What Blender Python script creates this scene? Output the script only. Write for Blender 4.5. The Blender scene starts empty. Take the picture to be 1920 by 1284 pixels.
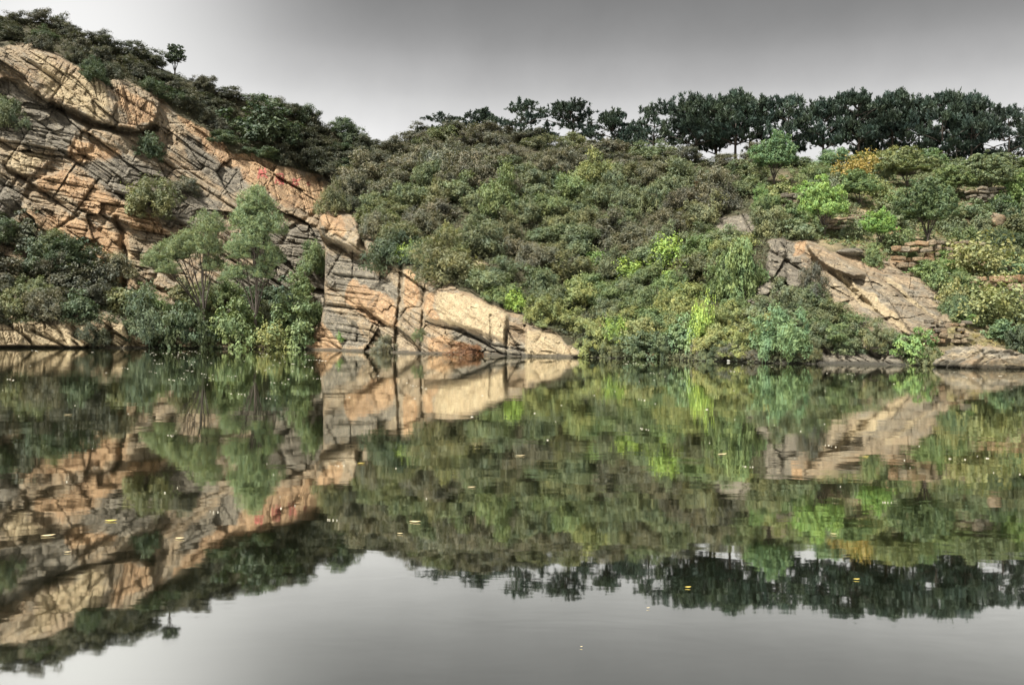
import bpy, math, random
import numpy as np
from mathutils import Matrix, Vector

rng = np.random.default_rng(7)
random.seed(7)
S = bpy.context.scene
COL = S.collection

# ------------------------------------------------------------------ camera
F, CX, CY, H = 1663.0, 960.0, 642.0, 1.25
R = Matrix.Rotation(math.radians(90 - 0.30), 3, 'X') @ Matrix.Rotation(math.radians(0.676), 3, 'Z')
RN = np.array(R)
cam_d = bpy.data.cameras.new('camera')
cam_d.sensor_width = 36.0
cam_d.lens = 36.0 * F / 1920.0
cam_d.clip_end = 6000
cam_d.clip_start = 0.1
cam = bpy.data.objects.new('camera', cam_d)
cam.matrix_world = Matrix.Translation((0, 0, H)) @ R.to_4x4()
COL.objects.link(cam)
S.camera = cam


def ray(px, py):
    """direction through a photo pixel, scaled to one metre of forward depth"""
    px = np.asarray(px, float); py = np.asarray(py, float)
    d = np.stack([(px - CX) / F, -(py - CY) / F, -np.ones_like(px)], -1)
    w = d @ RN.T
    return w / w[..., 1:2]


def world(px, py, D):
    w = ray(px, py) * np.asarray(D, float)[..., None]
    w[..., 2] += H
    return w


def water_depth(px, py):
    return -H / ray(px, py)[..., 2]


# ------------------------------------------------------------------ noise
_P = rng.permutation(512)
_V = rng.random(512)


def h2(i, j, k=0):
    i = np.asarray(i).astype(np.int64); j = np.asarray(j).astype(np.int64)
    return _V[(_P[(_P[(i + k * 57) & 511] + j) & 511] + k * 131) & 511]


def vnoise(x, y, k=0):
    xi = np.floor(x); yi = np.floor(y)
    fx = x - xi; fy = y - yi
    fx = fx * fx * (3 - 2 * fx); fy = fy * fy * (3 - 2 * fy)
    a = h2(xi, yi, k); b = h2(xi + 1, yi, k); c = h2(xi, yi + 1, k); d = h2(xi + 1, yi + 1, k)
    return (a * (1 - fx) + b * fx) * (1 - fy) + (c * (1 - fx) + d * fx) * fy


def fbm(x, y, k=0, o=4):
    s = 0; a = 0.5
    for i in range(o):
        s = s + a * (vnoise(x, y, k + i) - 0.5)
        x = x * 2.03 + 3.1; y = y * 2.03 + 1.7; a *= 0.55
    return s


# ------------------------------------------------------------------ outline masks (traced regions on the rock)
MX0, MY0, MST = -300, -40, 2.0
MW, MH = 1260, 385
_gx = MX0 + np.arange(MW) * MST
_gy = MY0 + np.arange(MH) * MST
GX, GY = np.meshgrid(_gx, _gy)


def blur(a, s):
    s = s / MST
    if s < 0.3:
        return a
    n = int(3 * s) + 1
    k = np.exp(-0.5 * (np.arange(-n, n + 1) / s) ** 2); k /= k.sum()
    def conv(m):
        p = np.pad(m, ((0, 0), (n, n)), mode='edge')
        out = np.zeros_like(m)
        for t, w in enumerate(k):
            out += w * p[:, t:t + m.shape[1]]
        return out
    return conv(conv(a).T).T


def inpoly(poly, X, Y):
    r = np.zeros(X.shape, bool)
    n = len(poly)
    for i in range(n):
        x0, y0 = poly[i]; x1, y1 = poly[(i + 1) % n]
        if y0 == y1:
            continue
        c = ((y0 > Y) != (y1 > Y)) & (X < (x1 - x0) * (Y - y0) / (y1 - y0) + x0)
        r ^= c
    return r


def polymask(polys, s=3.0, wob=0.0):
    X, Y = GX, GY
    if wob:
        X = X + wob * fbm(GX / 26, GY / 26, 31) * 2
        Y = Y + wob * fbm(GX / 26, GY / 26, 37) * 2
    m = np.zeros(GX.shape)
    for p in polys:
        m = np.maximum(m, inpoly(p, X, Y).astype(float))
    return blur(m, s)


def linemask(pts, w):
    d = np.full(GX.shape, 1e9)
    X = GX + 5 * fbm(GX / 14, GY / 14, 41); Y = GY + 5 * fbm(GX / 14, GY / 14, 43)
    for (x0, y0), (x1, y1) in zip(pts[:-1], pts[1:]):
        dx, dy = x1 - x0, y1 - y0
        t = np.clip(((X - x0) * dx + (Y - y0) * dy) / (dx * dx + dy * dy), 0, 1)
        d = np.minimum(d, np.hypot(X - x0 - t * dx, Y - y0 - t * dy))
    return np.exp(-(d / w) ** 2)


def samp(m, px, py):
    x = np.clip((px - MX0) / MST, 0, MW - 1.001); y = np.clip((py - MY0) / MST, 0, MH - 1.001)
    i = x.astype(int); j = y.astype(int); fx = x - i; fy = y - j
    return (m[j, i] * (1 - fx) + m[j, i + 1] * fx) * (1 - fy) + (m[j + 1, i] * (1 - fx) + m[j + 1, i + 1] * fx) * fy


# ------------------------------------------------------------------ bedded rock relief
_layers = {}


def bedded(s, n, thick, joint, amp, groove, gw, seed):
    if seed not in _layers:
        r = np.random.default_rng(seed)
        b = np.cumsum(thick * (0.35 + 1.3 * r.random(int(260 / thick) + 40))) - 130
        _layers[seed] = b
    b = _layers[seed]
    i = np.clip(np.searchsorted(b, n) - 1, 0, len(b) - 2)
    th = b[i + 1] - b[i]
    fr = (n - b[i]) / th
    jl = joint * (0.5 + h2(i, i * 0 + 3, seed))
    sj = (s + 0.25 * joint * np.sin(s * 1.7 / joint + i) + 40 * h2(i, i * 0 + 7, seed)) / jl
    blk = np.floor(sj); fs = sj - blk
    a1 = h2(i, blk, seed + 1); a2 = h2(i, blk, seed + 2); a3 = h2(i, blk, seed + 3); a4 = h2(i, i * 0 + 11, seed)
    p = amp * (0.55 * (a1 - 0.5) + 0.9 * (a4 - 0.5))
    p = p + amp * 0.7 * ((a2 - 0.5) * (fs - 0.5) + (a3 - 0.35) * (fr - 0.5))
    dl = np.minimum(fr, 1 - fr) * th
    dj = np.minimum(fs, 1 - fs) * jl
    p = p - groove * np.exp(-(dl / gw) ** 2) - 0.7 * groove * np.exp(-(dj / gw) ** 2) * (a3 > 0.3)
    return p


def facets(s, n, size, stretch, amp, tilt, groove, gw, seed):
    """fractured blocks: nearest of jittered seeds, each a tilted plane with dark joints between"""
    x = s / (size * stretch); y = n / size
    xi = np.floor(x); yi = np.floor(y)
    d1 = np.full(x.shape, 9.0); d2 = np.full(x.shape, 9.0)
    val = np.zeros(x.shape)
    for a in (-1, 0, 1):
        for b in (-1, 0, 1):
            cx = xi + a; cy = yi + b
            jx = cx + h2(cx, cy, seed); jy = cy + h2(cx, cy, seed + 1)
            dx = x - jx; dy = y - jy
            d = np.abs(dx) * 0.75 + np.abs(dy) * 0.75 + 0.35 * np.hypot(dx, dy)
            v = amp * (h2(cx, cy, seed + 2) - 0.5) + tilt * size * (dx * (h2(cx, cy, seed + 3) - 0.5) + dy * (h2(cx, cy, seed + 4) - 0.4))
            near = d < d1
            d2 = np.where(near, d1, np.minimum(d2, d))
            val = np.where(near, v, val)
            d1 = np.where(near, d, d1)
    return val - groove * np.exp(-((d2 - d1) * size / gw) ** 2)


def rock_relief(px, py, Dm, th, seed, k=1.0):
    X = (px - 960) * Dm / F; Y = py * Dm / F
    dom = fbm(X / 8, Y / 8, 23, 4)
    w1 = 3.0 * fbm(X / 16, Y / 16, 3, 2); w2 = 0.22 * fbm(X / 2.5, Y / 2.5, 9, 3)
    c0, s0 = math.cos(th), math.sin(th)
    s1 = X * c0 + Y * s0 + w2; n1 = -X * s0 + Y * c0 + w1 + 0.7 * w2
    # fractured domains where the beds are broken and turned
    t = np.where(dom > 0.085, th + 0.75, np.where(dom < -0.085, th - 0.42, th))
    c, s_ = np.cos(t), np.sin(t)
    s2 = X * c + Y * s_ + w2; n2 = -X * s_ + Y * c + 0.4 * w1 + 0.6 * w2
    r1 = np.clip(0.5 + 3.2 * fbm(X / 6, Y / 6, 27, 3), 0.05, 1.2)
    r2 = np.clip(0.62 + 3.0 * fbm(X / 4, Y / 4, 29, 3), 0.25, 1.25)
    p = bedded(s1, n1, 2.8, 7.0, 1.35, 0.60, 0.20, seed) * (0.35 + 0.65 * r1)
    p = p + facets(s1, n1, 3.2, 1.7, 1.9, 0.75, 0.30, 0.18, seed + 60) * (1.1 - 0.6 * r1)
    p = p + bedded(s2, n2, 0.80, 3.2, 0.62, 0.38, 0.10, seed + 20) * r2
    p = p + facets(s2, n2, 0.95, 1.9, 0.50, 0.80, 0.16, 0.08, seed + 64) * (0.85 - 0.62 * r2)
    p = p + bedded(s2, n2, 0.27, 1.6, 0.22, 0.14, 0.055, seed + 40) * r2
    p = p + facets(s2, n2, 0.34, 1.6, 0.12, 0.5, 0.03, 0.04, seed + 68) * (0.85 - 0.62 * r2)
    p = p + 0.5 * fbm(X / 5, Y / 5, 15, 3) + 0.26 * fbm(X / 0.6, Y / 0.6, 19, 4)
    return p * k


class Sheet:
    """one relief of the quarry bank: rows of (photo height, depth) from the waterline to the crest, then falling away behind"""
    def __init__(self, xs, rows, feats, rock, th, Dm, seed, edge=None):
        self.xs = np.array(xs, float)
        self.py = np.array([r[0] for r in rows], float)
        w = self.py[0]
        Dw = water_depth(self.xs, w)
        self.D = np.array([Dw + np.array(r[1], float) for r in rows])
        self.feats = feats; self.rock = rock; self.th = th; self.Dm = Dm; self.seed = seed
        self.edge = edge

    def rows_at(self, px):
        P = np.array([np.interp(px, self.xs, r) for r in self.py])
        Q = np.array([np.interp(px, self.xs, r) for r in self.D])
        return P, Q

    def base(self, px, py):
        px = np.asarray(px, float); py = np.asarray(py, float)
        tot = 0
        for dx, dy, wt in ((0, 0, .3), (-25, 0, .15), (25, 0, .15), (0, -9, .2), (0, 9, .2)):
            P, Q = self.rows_at(px + dx)
            y = np.clip(py + dy, P[-1], P[0])
            d = Q[0].copy()
            for i in range(len(P) - 1):
                t = np.clip((P[i] - y) / np.maximum(P[i] - P[i + 1], 1e-3), 0, 1)
                d = np.where(y <= P[i], Q[i] + t * (Q[i + 1] - Q[i]), d)
            tot = tot + wt * d
        return tot

    def relief_gain(self, px, py):
        return 1.0

    def bump(self, px, py):
        rk = samp(self.rock, px, py)
        p = rk * self.relief_gain(px, py) * rock_relief(px, py, self.Dm, self.th, self.seed) - 0.3 * (1 - rk)
        X = px * self.Dm / F; Y = py * self.Dm / F
        p = p + (1 - rk) * (2.2 * fbm(X / 7, Y / 4, 51, 3) + 0.3 * fbm(X, Y, 55, 3))
        for m, hgt in self.feats:
            p = p + hgt * samp(m, px, py)
        return p

    def depth(self, px, py):
        px = np.asarray(px, float); py = np.asarray(py, float)
        P, Q = self.rows_at(px)
        fade = np.clip((P[0] - py) / 6.0, 0.25, 1)
        return self.base(px, py) - fade * self.bump(px, py)

    def at(self, px, py):
        py = max(py, self.rows_at(np.array([float(px)]))[0][-1][0] + 1.0)
        D = self.depth(np.array([px], float), np.array([py], float))
        return world(np.array([px], float), np.array([py], float), D)[0], D[0]


def new_mesh(name, V, Fc, mats, attrs=None, smooth=False, mi=None):
    me = bpy.data.meshes.new(name)
    V = np.asarray(V, np.float32); Fc = np.asarray(Fc, np.int32)
    k = Fc.shape[1]
    me.vertices.add(len(V)); me.vertices.foreach_set('co', V.ravel())
    me.loops.add(Fc.size); me.loops.foreach_set('vertex_index', Fc.ravel())
    me.polygons.add(len(Fc))
    me.polygons.foreach_set('loop_start', np.arange(0, Fc.size, k, dtype=np.int32))
    me.polygons.foreach_set('loop_total', np.full(len(Fc), k, np.int32))
    if mi is not None:
        me.polygons.foreach_set('material_index', np.asarray(mi, np.int32))
    me.polygons.foreach_set('use_smooth', np.full(len(Fc), smooth, bool))
    for m in mats:
        me.materials.append(m)
    for an, av in (attrs or {}).items():
        a = me.attributes.new(an, 'FLOAT', 'POINT')
        a.data.foreach_set('value', np.asarray(av, np.float32))
    me.update(calc_edges=True)
    me.validate()
    return me


def link(name, me, parent=None, loc=None):
    o = bpy.data.objects.new(name, me)
    COL.objects.link(o)
    if parent is not None:
        o.parent = parent
    if loc is not None:
        o.location = loc
    return o


def tag(o, label, cat, group=None):
    o['label'] = label; o['category'] = cat
    if group:
        o['group'] = group
    return o


# ------------------------------------------------------------------ materials
def mat(name):
    m = bpy.data.materials.new(name); m.use_nodes = True
    nt = m.node_tree; nt.nodes.clear()
    return m, nt


def N(nt, t, **kw):
    n = nt.nodes.new(t)
    for k, v in kw.items():
        if k in n.inputs:
            n.inputs[k].default_value = v
        else:
            setattr(n, k, v)
    return n


def mixc(nt, fac, a, b, mode='MIX'):
    n = nt.nodes.new('ShaderNodeMix'); n.data_type = 'RGBA'; n.blend_type = mode
    for s, v in ((n.inputs[0], fac), (n.inputs[6], a), (n.inputs[7], b)):
        if isinstance(v, (int, float)):
            s.default_value = v
        elif isinstance(v, tuple):
            s.default_value = (*v, 1) if len(v) == 3 else v
        else:
            nt.links.new(v, s)
    return n.outputs[2]


def maprange(nt, v, a, b, c=0.0, d=1.0, smooth=False):
    n = nt.nodes.new('ShaderNodeMapRange'); n.clamp = True
    if smooth:
        n.interpolation_type = 'SMOOTHSTEP'
    nt.links.new(v, n.inputs[0])
    for i, x in enumerate((a, b, c, d)):
        n.inputs[i + 1].default_value = x
    return n.outputs[0]


def attr(nt, name):
    n = nt.nodes.new('ShaderNodeAttribute'); n.attribute_name = name
    return n.outputs['Fac']


def noise(nt, vec, scale, detail=5, rough=0.6, dist=0.0):
    n = N(nt, 'ShaderNodeTexNoise', Scale=scale, Detail=detail, Roughness=rough, Distortion=dist)
    if vec is not None:
        nt.links.new(vec, n.inputs['Vector'])
    return n.outputs[0]


def rock_material(name, th, ground=True):
    m, nt = mat(name)
    out = N(nt, 'ShaderNodeOutputMaterial'); b = N(nt, 'ShaderNodeBsdfPrincipled', Roughness=0.85)
    b.inputs['Specular IOR Level'].default_value = 0.25
    nt.links.new(b.outputs[0], out.inputs[0])
    tc = N(nt, 'ShaderNodeTexCoord').outputs['Object']
    mp = N(nt, 'ShaderNodeMapping'); mp.inputs['Rotation'].default_value = (0, -th, 0)
    nt.links.new(tc, mp.inputs[0])
    st = N(nt, 'ShaderNodeMapping'); st.inputs['Scale'].default_value = (0.16, 0.5, 1.0)
    nt.links.new(mp.outputs[0], st.inputs[0])
    big = noise(nt, tc, 0.16, 6, 0.62, 0.6)
    mid = noise(nt, tc, 0.8, 6, 0.65, 0.4)
    lay = noise(nt, st.outputs[0], 2.6, 6, 0.6, 0.5)
    fine = noise(nt, tc, 7.0, 5, 0.7)
    tan = mixc(nt, maprange(nt, mid, 0.33, 0.68), (0.145, 0.106, 0.066), (0.320, 0.258, 0.170))
    tan = mixc(nt, maprange(nt, big, 0.46, 0.62, 0, 0.6), tan, (0.25, 0.168, 0.096))
    grey = mixc(nt, maprange(nt, lay, 0.35, 0.65), (0.060, 0.055, 0.045), (0.195, 0.176, 0.138))
    # weathering bands run with the bedding; the stained regions have ragged edges
    rag = noise(nt, tc, 0.55, 7, 0.68, 0.8)
    def ragged(an, lo=0.38, hi=0.62, top=1.0, k=1.7):
        q = N(nt, 'ShaderNodeMath', operation='MULTIPLY_ADD'); nt.links.new(rag, q.inputs[0]); q.inputs[1].default_value = k
        q.inputs[2].default_value = -0.5 * k
        r_ = N(nt, 'ShaderNodeMath', operation='ADD'); nt.links.new(attr(nt, an), r_.inputs[0]); nt.links.new(q.outputs[0], r_.inputs[1])
        return maprange(nt, r_.outputs[0], lo, hi, 0, top)
    band = noise(nt, st.outputs[0], 6.5, 5, 0.6, 0.3)
    c = mixc(nt, maprange(nt, lay, 0.50, 0.62, 0, 0.75), tan, grey)
    c = mixc(nt, ragged('grey', 0.30, 0.65, 0.92), c, grey)
    c = mixc(nt, ragged('orange', 0.40, 0.75, 0.75), c, mixc(nt, maprange(nt, mid, 0.35, 0.65), (0.230, 0.130, 0.064), (0.385, 0.245, 0.128)))
    c = mixc(nt, ragged('pale', 0.42, 0.80, 0.85), c, mixc(nt, maprange(nt, lay, 0.35, 0.65), (0.27, 0.205, 0.120), (0.41, 0.335, 0.205)))
    c = mixc(nt, maprange(nt, band, 0.56, 0.66, 0, 0.55), c, (0.42, 0.35, 0.24))
    c = mixc(nt, maprange(nt, band, 0.44, 0.34, 0, 0.5), c, (0.085, 0.072, 0.055))
    # lichen and dirt flecks
    c = mixc(nt, maprange(nt, fine, 0.50, 0.66, 0, 0.7), c, (0.06, 0.058, 0.043))
    c = mixc(nt, maprange(nt, noise(nt, tc, 0.45, 7, 0.7, 1.0), 0.56, 0.70, 0, 0.6), c, (0.065, 0.06, 0.047))
    if ground:
        soil = mixc(nt, maprange(nt, fine, 0.35, 0.65), (0.030, 0.030, 0.016), (0.075, 0.065, 0.036))
        dry = mixc(nt, maprange(nt, mid, 0.35, 0.65), (0.10, 0.094, 0.052), (0.27, 0.212, 0.125))
        soil = mixc(nt, attr(nt, 'dry'), soil, dry)
        rk = maprange(nt, attr(nt, 'rock'), 0.35, 0.65)
        c = mixc(nt, rk, soil, c)
    # damp, algae-dark band just above the pond, with an uneven upper edge
    ge = N(nt, 'ShaderNodeNewGeometry'); sx = N(nt, 'ShaderNodeSeparateXYZ'); nt.links.new(ge.outputs['Position'], sx.inputs[0])
    dz = N(nt, 'ShaderNodeMath', operation='MULTIPLY_ADD'); nt.links.new(mid, dz.inputs[0]); dz.inputs[1].default_value = -0.35; nt.links.new(sx.outputs[2], dz.inputs[2])
    c = mixc(nt, maprange(nt, dz.outputs[0], -0.05, 0.06, 0.85, 0.0), c, (0.035, 0.033, 0.026))
    nt.links.new(c, b.inputs['Base Color'])
    hgt = N(nt, 'ShaderNodeMath', operation='ADD'); nt.links.new(fine, hgt.inputs[0]); nt.links.new(lay, hgt.inputs[1])
    h2n = N(nt, 'ShaderNodeMath', operation='MULTIPLY_ADD'); nt.links.new(noise(nt, st.outputs[0], 14.0, 5, 0.7), h2n.inputs[0]); h2n.inputs[1].default_value = 0.5; nt.links.new(hgt.outputs[0], h2n.inputs[2])
    bp = N(nt, 'ShaderNodeBump', Strength=0.9, Distance=0.2); nt.links.new(h2n.outputs[0], bp.inputs['Height'])
    nt.links.new(bp.outputs[0], b.inputs['Normal'])
    return m


def leaf_material(name, transl=0.28):
    """colour comes from the plant itself (object colour), varied leaf clump by leaf clump"""
    m, nt = mat(name)
    out = N(nt, 'ShaderNodeOutputMaterial')
    oi = N(nt, 'ShaderNodeObjectInfo')
    v = attr(nt, 'var')
    c = mixc(nt, maprange(nt, v, 0, 1, 0.0, 1.0), mixc(nt, 1.0, oi.outputs['Color'], (0.72, 0.75, 0.70), 'MULTIPLY'),
             mixc(nt, 1.0, oi.outputs['Color'], (1.28, 1.30, 1.14), 'MULTIPLY'))
    hv = noise(nt, N(nt, 'ShaderNodeTexCoord').outputs['Object'], 2.6, 3, 0.6)
    c = mixc(nt, maprange(nt, hv, 0.38, 0.62), mixc(nt, 1.0, c, (0.86, 0.96, 1.06), 'MULTIPLY'), mixc(nt, 1.0, c, (1.16, 1.06, 0.86), 'MULTIPLY'))
    d = N(nt, 'ShaderNodeBsdfPrincipled', Roughness=0.55); d.inputs['Specular IOR Level'].default_value = 0.25
    t = N(nt, 'ShaderNodeBsdfTranslucent')
    nt.links.new(c, d.inputs['Base Color']); nt.links.new(mixc(nt, 1.0, c, (1.1, 1.25, 0.6), 'MULTIPLY'), t.inputs['Color'])
    mx = N(nt, 'ShaderNodeMixShader', Fac=transl)
    nt.links.new(d.outputs[0], mx.inputs[1]); nt.links.new(t.outputs[0], mx.inputs[2])
    nt.links.new(mx.outputs[0], out.inputs[0])
    return m


def plain(name, col, rough=0.8, var=0.35, scale=6.0):
    m, nt = mat(name)
    out = N(nt, 'ShaderNodeOutputMaterial'); b = N(nt, 'ShaderNodeBsdfPrincipled', Roughness=rough)
    b.inputs['Specular IOR Level'].default_value = 0.25
    tc = N(nt, 'ShaderNodeTexCoord').outputs['Object']
    n = noise(nt, tc, scale, 5, 0.65)
    a = tuple(x * (1 - var) for x in col); c2 = tuple(min(1, x * (1 + var)) for x in col)
    nt.links.new(mixc(nt, maprange(nt, n, 0.35, 0.65), a, c2), b.inputs['Base Color'])
    nt.links.new(b.outputs[0], out.inputs[0])
    return m


TH = math.radians(34)
M_ROCK = rock_material('quarry_rock', TH)
M_STONE = rock_material('loose_stone', math.radians(10), ground=False)
M_LEAF = leaf_material('leaf', 0.2)
M_NEEDLE = leaf_material('pine_needle', 0.08)
M_BARK = plain('bark', (0.055, 0.046, 0.038), 0.9, 0.4, 9)
M_STEM = plain('stem', (0.10, 0.085, 0.06), 0.9, 0.4, 9)
M_RED, nt = mat('faded_red_paint')
out = N(nt, 'ShaderNodeOutputMaterial'); b = N(nt, 'ShaderNodeBsdfPrincipled', Roughness=0.9); b.inputs['Base Color'].default_value = (0.36, 0.085, 0.075, 1)
tr = N(nt, 'ShaderNodeBsdfTransparent'); mx = N(nt, 'ShaderNodeMixShader')
nt.links.new(maprange(nt, noise(nt, N(nt, 'ShaderNodeTexCoord').outputs['Object'], 3.5, 6, 0.75), 0.36, 0.60, 0.95, 0.15), mx.inputs[0])
nt.links.new(tr.outputs[0], mx.inputs[1]); nt.links.new(b.outputs[0], mx.inputs[2]); nt.links.new(mx.outputs[0], out.inputs[0])
M_WHITE = plain('white_plastic', (0.75, 0.74, 0.70), 0.5, 0.08, 3)
M_YLEAF = plain('yellow_leaf', (0.48, 0.38, 0.09), 0.6, 0.25, 30)
M_PALE = plain('pale_dry_leaf', (0.46, 0.38, 0.22), 0.6, 0.2, 30)
M_GOURD = plain('orange_litter', (0.70, 0.36, 0.06), 0.5, 0.1, 5)

# ------------------------------------------------------------------ the two banks
rockA = polymask([[(-320, 40), (0, 88), (60, 84), (120, 108), (170, 140), (205, 148), (262, 158), (300, 184), (345, 222), (390, 246), (430, 285),
                   (480, 292), (520, 312), (565, 318), (605, 332), (650, 352), (800, 380), (900, 660), (-320, 660)]], 4, 9)
greyA = polymask([[(-300, 130), (20, 155), (95, 195), (150, 240), (135, 300), (60, 275), (0, 262), (-300, 250)],
                  [(150, 300), (230, 290), (330, 335), (425, 390), (420, 425), (330, 420), (245, 385), (165, 325)],
                  [(-300, 310), (20, 330), (45, 360), (25, 420), (-300, 430)],
                  [(480, 405), (560, 420), (610, 440), (610, 600), (300, 600), (360, 540), (480, 500)],
                  [(330, 250), (400, 270), (480, 350), (430, 370), (350, 300)]], 9, 24)
orangeA = polymask([[(58, 345), (112, 320), (165, 335), (245, 385), (335, 432), (320, 446), (215, 412), (120, 372)],
                    [(330, 205), (360, 215), (440, 280), (560, 320), (612, 345), (600, 400), (545, 400), (470, 340), (400, 300), (340, 240)],
                    [(20, 405), (110, 400), (250, 440), (250, 540), (200, 560), (140, 460)],
                    [(215, 160), (290, 190), (290, 235), (230, 235)],
                    [(130, 250), (230, 290), (200, 300), (130, 300)]], 7, 22)
paleA = polymask([[(60, 95), (190, 155), (215, 225), (150, 210), (70, 160)], [(-300, 590), (290, 605), (290, 656), (-300, 656)],
                  [(0, 285), (60, 285), (95, 300), (60, 325), (0, 305)], [(205, 470), (250, 460), (235, 555), (215, 540)]], 7, 22)
featA = [
    (polymask([[(-300, 40), (60, 86), (120, 110), (195, 150), (265, 160), (300, 195), (290, 236), (262, 244), (215, 236), (150, 214), (95, 190), (70, 170), (30, 150), (-300, 140)]], 1.2, 10), 2.0),
    (polymask([[(58, 345), (112, 322), (160, 335), (240, 385), (335, 435), (325, 447), (270, 428), (215, 413), (150, 388), (100, 367)]], 1.2, 8), 0.9),
    (polymask([[(-300, 280), (60, 285), (100, 300), (60, 332), (0, 312), (-300, 320)]], 2, 5), 0.9),
    (polymask([[(40, 200), (100, 215), (142, 250), (132, 292), (60, 272), (20, 232)]], 2, 5), 0.7),
    (polymask([[(138, 236), (166, 240), (172, 282), (140, 280)]], 2, 4), 0.6),
    (polymask([[(155, 300), (235, 345), (330, 410), (420, 470), (400, 400), (300, 330), (220, 300)]], 3, 8), 0.5),
    (polymask([[(-300, 600), (60, 606), (130, 596), (140, 660), (-300, 660)], [(205, 612), (235, 605), (240, 660), (210, 660)], [(150, 600), (200, 600), (200, 660), (150, 660)]], 3, 8), 0.9),
    (linemask([(100, 196), (180, 236), (262, 252), (292, 242)], 6), -2.2),
    (linemask([(216, 412), (230, 440), (236, 505), (230, 570)], 6), -1.7),
    (linemask([(160, 395), (110, 425), (80, 455)], 3), -0.6),
    (linemask([(60, 350), (35, 390), (10, 410)], 8), -0.9),
    (linemask([(150, 85), (120, 150), (95, 190)], 2.2), -0.4),
    (linemask([(425, 282), (540, 342), (605, 378)], 2), -0.35),
    (linemask([(330, 412), (420, 482), (480, 510)], 3), -0.5),
    (linemask([(520, 470), (545, 430), (590, 400)], 4), -0.7),
    (linemask([(60, 620), (100, 640), (136, 655)], 3), -0.7),
    (linemask([(205, 620), (203, 655)], 5), -1.0),
    (linemask([(300, 190), (320, 240), (300, 290)], 5), -0.6),
]
A = Sheet([-320, 0, 100, 200, 300, 400, 500, 600, 700, 800, 900],
          [([652, 652, 652, 653, 653, 654, 655, 655, 656, 657, 658], [0] * 11),
           ([592, 592, 590, 594, 622, 636, 640, 640, 640, 640, 640], [1.5] * 11),
           ([560, 555, 550, 560, 600, 610, 612, 605, 600, 600, 600], [8, 8, 8, 8, 7, 6, 6, 6, 6, 6, 6]),
           ([330, 330, 350, 370, 400, 420, 440, 450, 460, 460, 470], [15, 15, 15, 15, 15, 15, 15, 16, 17, 18, 20]),
           ([40, 92, 105, 146, 186, 258, 296, 326, 352, 370, 390], [24, 24, 24, 24, 24, 25, 26, 28, 30, 32, 34]),
           ([-30, 30, 47, 88, 128, 170, 202, 236, 268, 308, 348], [33, 33, 33, 33, 33, 34, 34, 35, 36, 37, 40])],
          featA, rockA, TH, 90.0, 101)

edge_pts = [(240, 800), (252, 770), (265, 735), (290, 690), (318, 652), (338, 628), (352, 614), (375, 626), (390, 616), (398, 603), (410, 599), (432, 597), (452, 604),
            (466, 610), (520, 609), (560, 607), (590, 604), (604, 601), (618, 594), (636, 580), (652, 570), (720, 566)]
EPY = np.array([p[0] for p in edge_pts], float); EPX = np.array([p[1] for p in edge_pts], float)

rockB = polymask([[(500, 700), (500, 395), (598, 392), (640, 392), (668, 400), (690, 445), (705, 490), (742, 505), (768, 500), (795, 520), (850, 532), (905, 556), (950, 588),
                   (1000, 606), (1060, 636), (1092, 650), (1095, 720)],
                  [(862, 486), (900, 492), (938, 512), (905, 520), (870, 505)],
                  [(672, 440), (700, 445), (720, 470), (700, 500), (680, 480)],
                  [(1098, 612), (1122, 598), (1144, 612), (1140, 646), (1112, 646)],
                  [(1190, 658), (1252, 658), (1262, 690), (1180, 690)],
                  [(1340, 410), (1405, 402), (1420, 430), (1360, 450)],
                  [(1436, 446), (1500, 452), (1530, 452), (1600, 478), (1640, 486), (1700, 490), (1745, 520), (1792, 585), (1785, 612), (1720, 640), (1690, 664), (1620, 640),
                   (1600, 612), (1540, 566), (1395, 585), (1390, 540), (1440, 510)],
                  [(1525, 652), (1600, 645), (1690, 656), (1692, 720), (1520, 720)]], 3, 14)
greyB = polymask([[(612, 478), (700, 500), (745, 545), (740, 600), (680, 560), (612, 540)],
                  [(600, 560), (650, 590), (700, 640), (640, 660), (600, 610)],
                  [(855, 610), (930, 640), (1000, 640), (1000, 668), (900, 660), (850, 632)],
                  [(1060, 645), (1100, 650), (1100, 680), (1060, 680)],
                  [(1386, 440), (1500, 452), (1560, 560), (1386, 590)],
                  [(1505, 450), (1545, 462), (1615, 512), (1700, 560), (1790, 600), (1720, 660), (1640, 640), (1600, 560), (1540, 500)],
                  [(1630, 500), (1700, 500), (1780, 580), (1740, 600)],
                  [(1340, 400), (1420, 400), (1420, 450), (1340, 450)],
                  [(1520, 645), (1690, 650), (1690, 720), (1520, 720)]], 6, 18)
orangeB = polymask([[(797, 545), (816, 546), (822, 602), (802, 598)], [(758, 500), (780, 500), (792, 555), (768, 590), (752, 560)],
                    [(598, 395), (640, 394), (655, 420), (640, 450), (605, 440)],
                    [(575, 600), (610, 605), (650, 655), (590, 660)],
                    [(800, 630), (870, 640), (900, 668), (800, 668)],
                    [(1098, 600), (1145, 600), (1145, 650), (1098, 650)], [(1180, 650), (1262, 655), (1262, 690), (1180, 690)],
                    [(1485, 452), (1512, 452), (1516, 480), (1490, 476)],
                    [(1630, 482), (1690, 486), (1745, 520), (1778, 558), (1700, 500)],
                    [(650, 520), (745, 560), (750, 620), (690, 600), (650, 560)]], 4, 14)
paleB = polymask([[(818, 552), (860, 545), (915, 565), (948, 592), (945, 640), (905, 622), (822, 600)],
                  [(985, 618), (1045, 630), (1085, 655), (1085, 672), (988, 668)],
                  [(1554, 500), (1582, 516), (1610, 540), (1650, 560), (1690, 600), (1705, 622), (1690, 628), (1650, 590), (1612, 572), (1580, 536)],
                  [(1640, 506), (1690, 540), (1770, 604), (1760, 606), (1690, 554)], [(1700, 492), (1780, 560), (1772, 562), (1700, 502)]], 3, 10)
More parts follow.
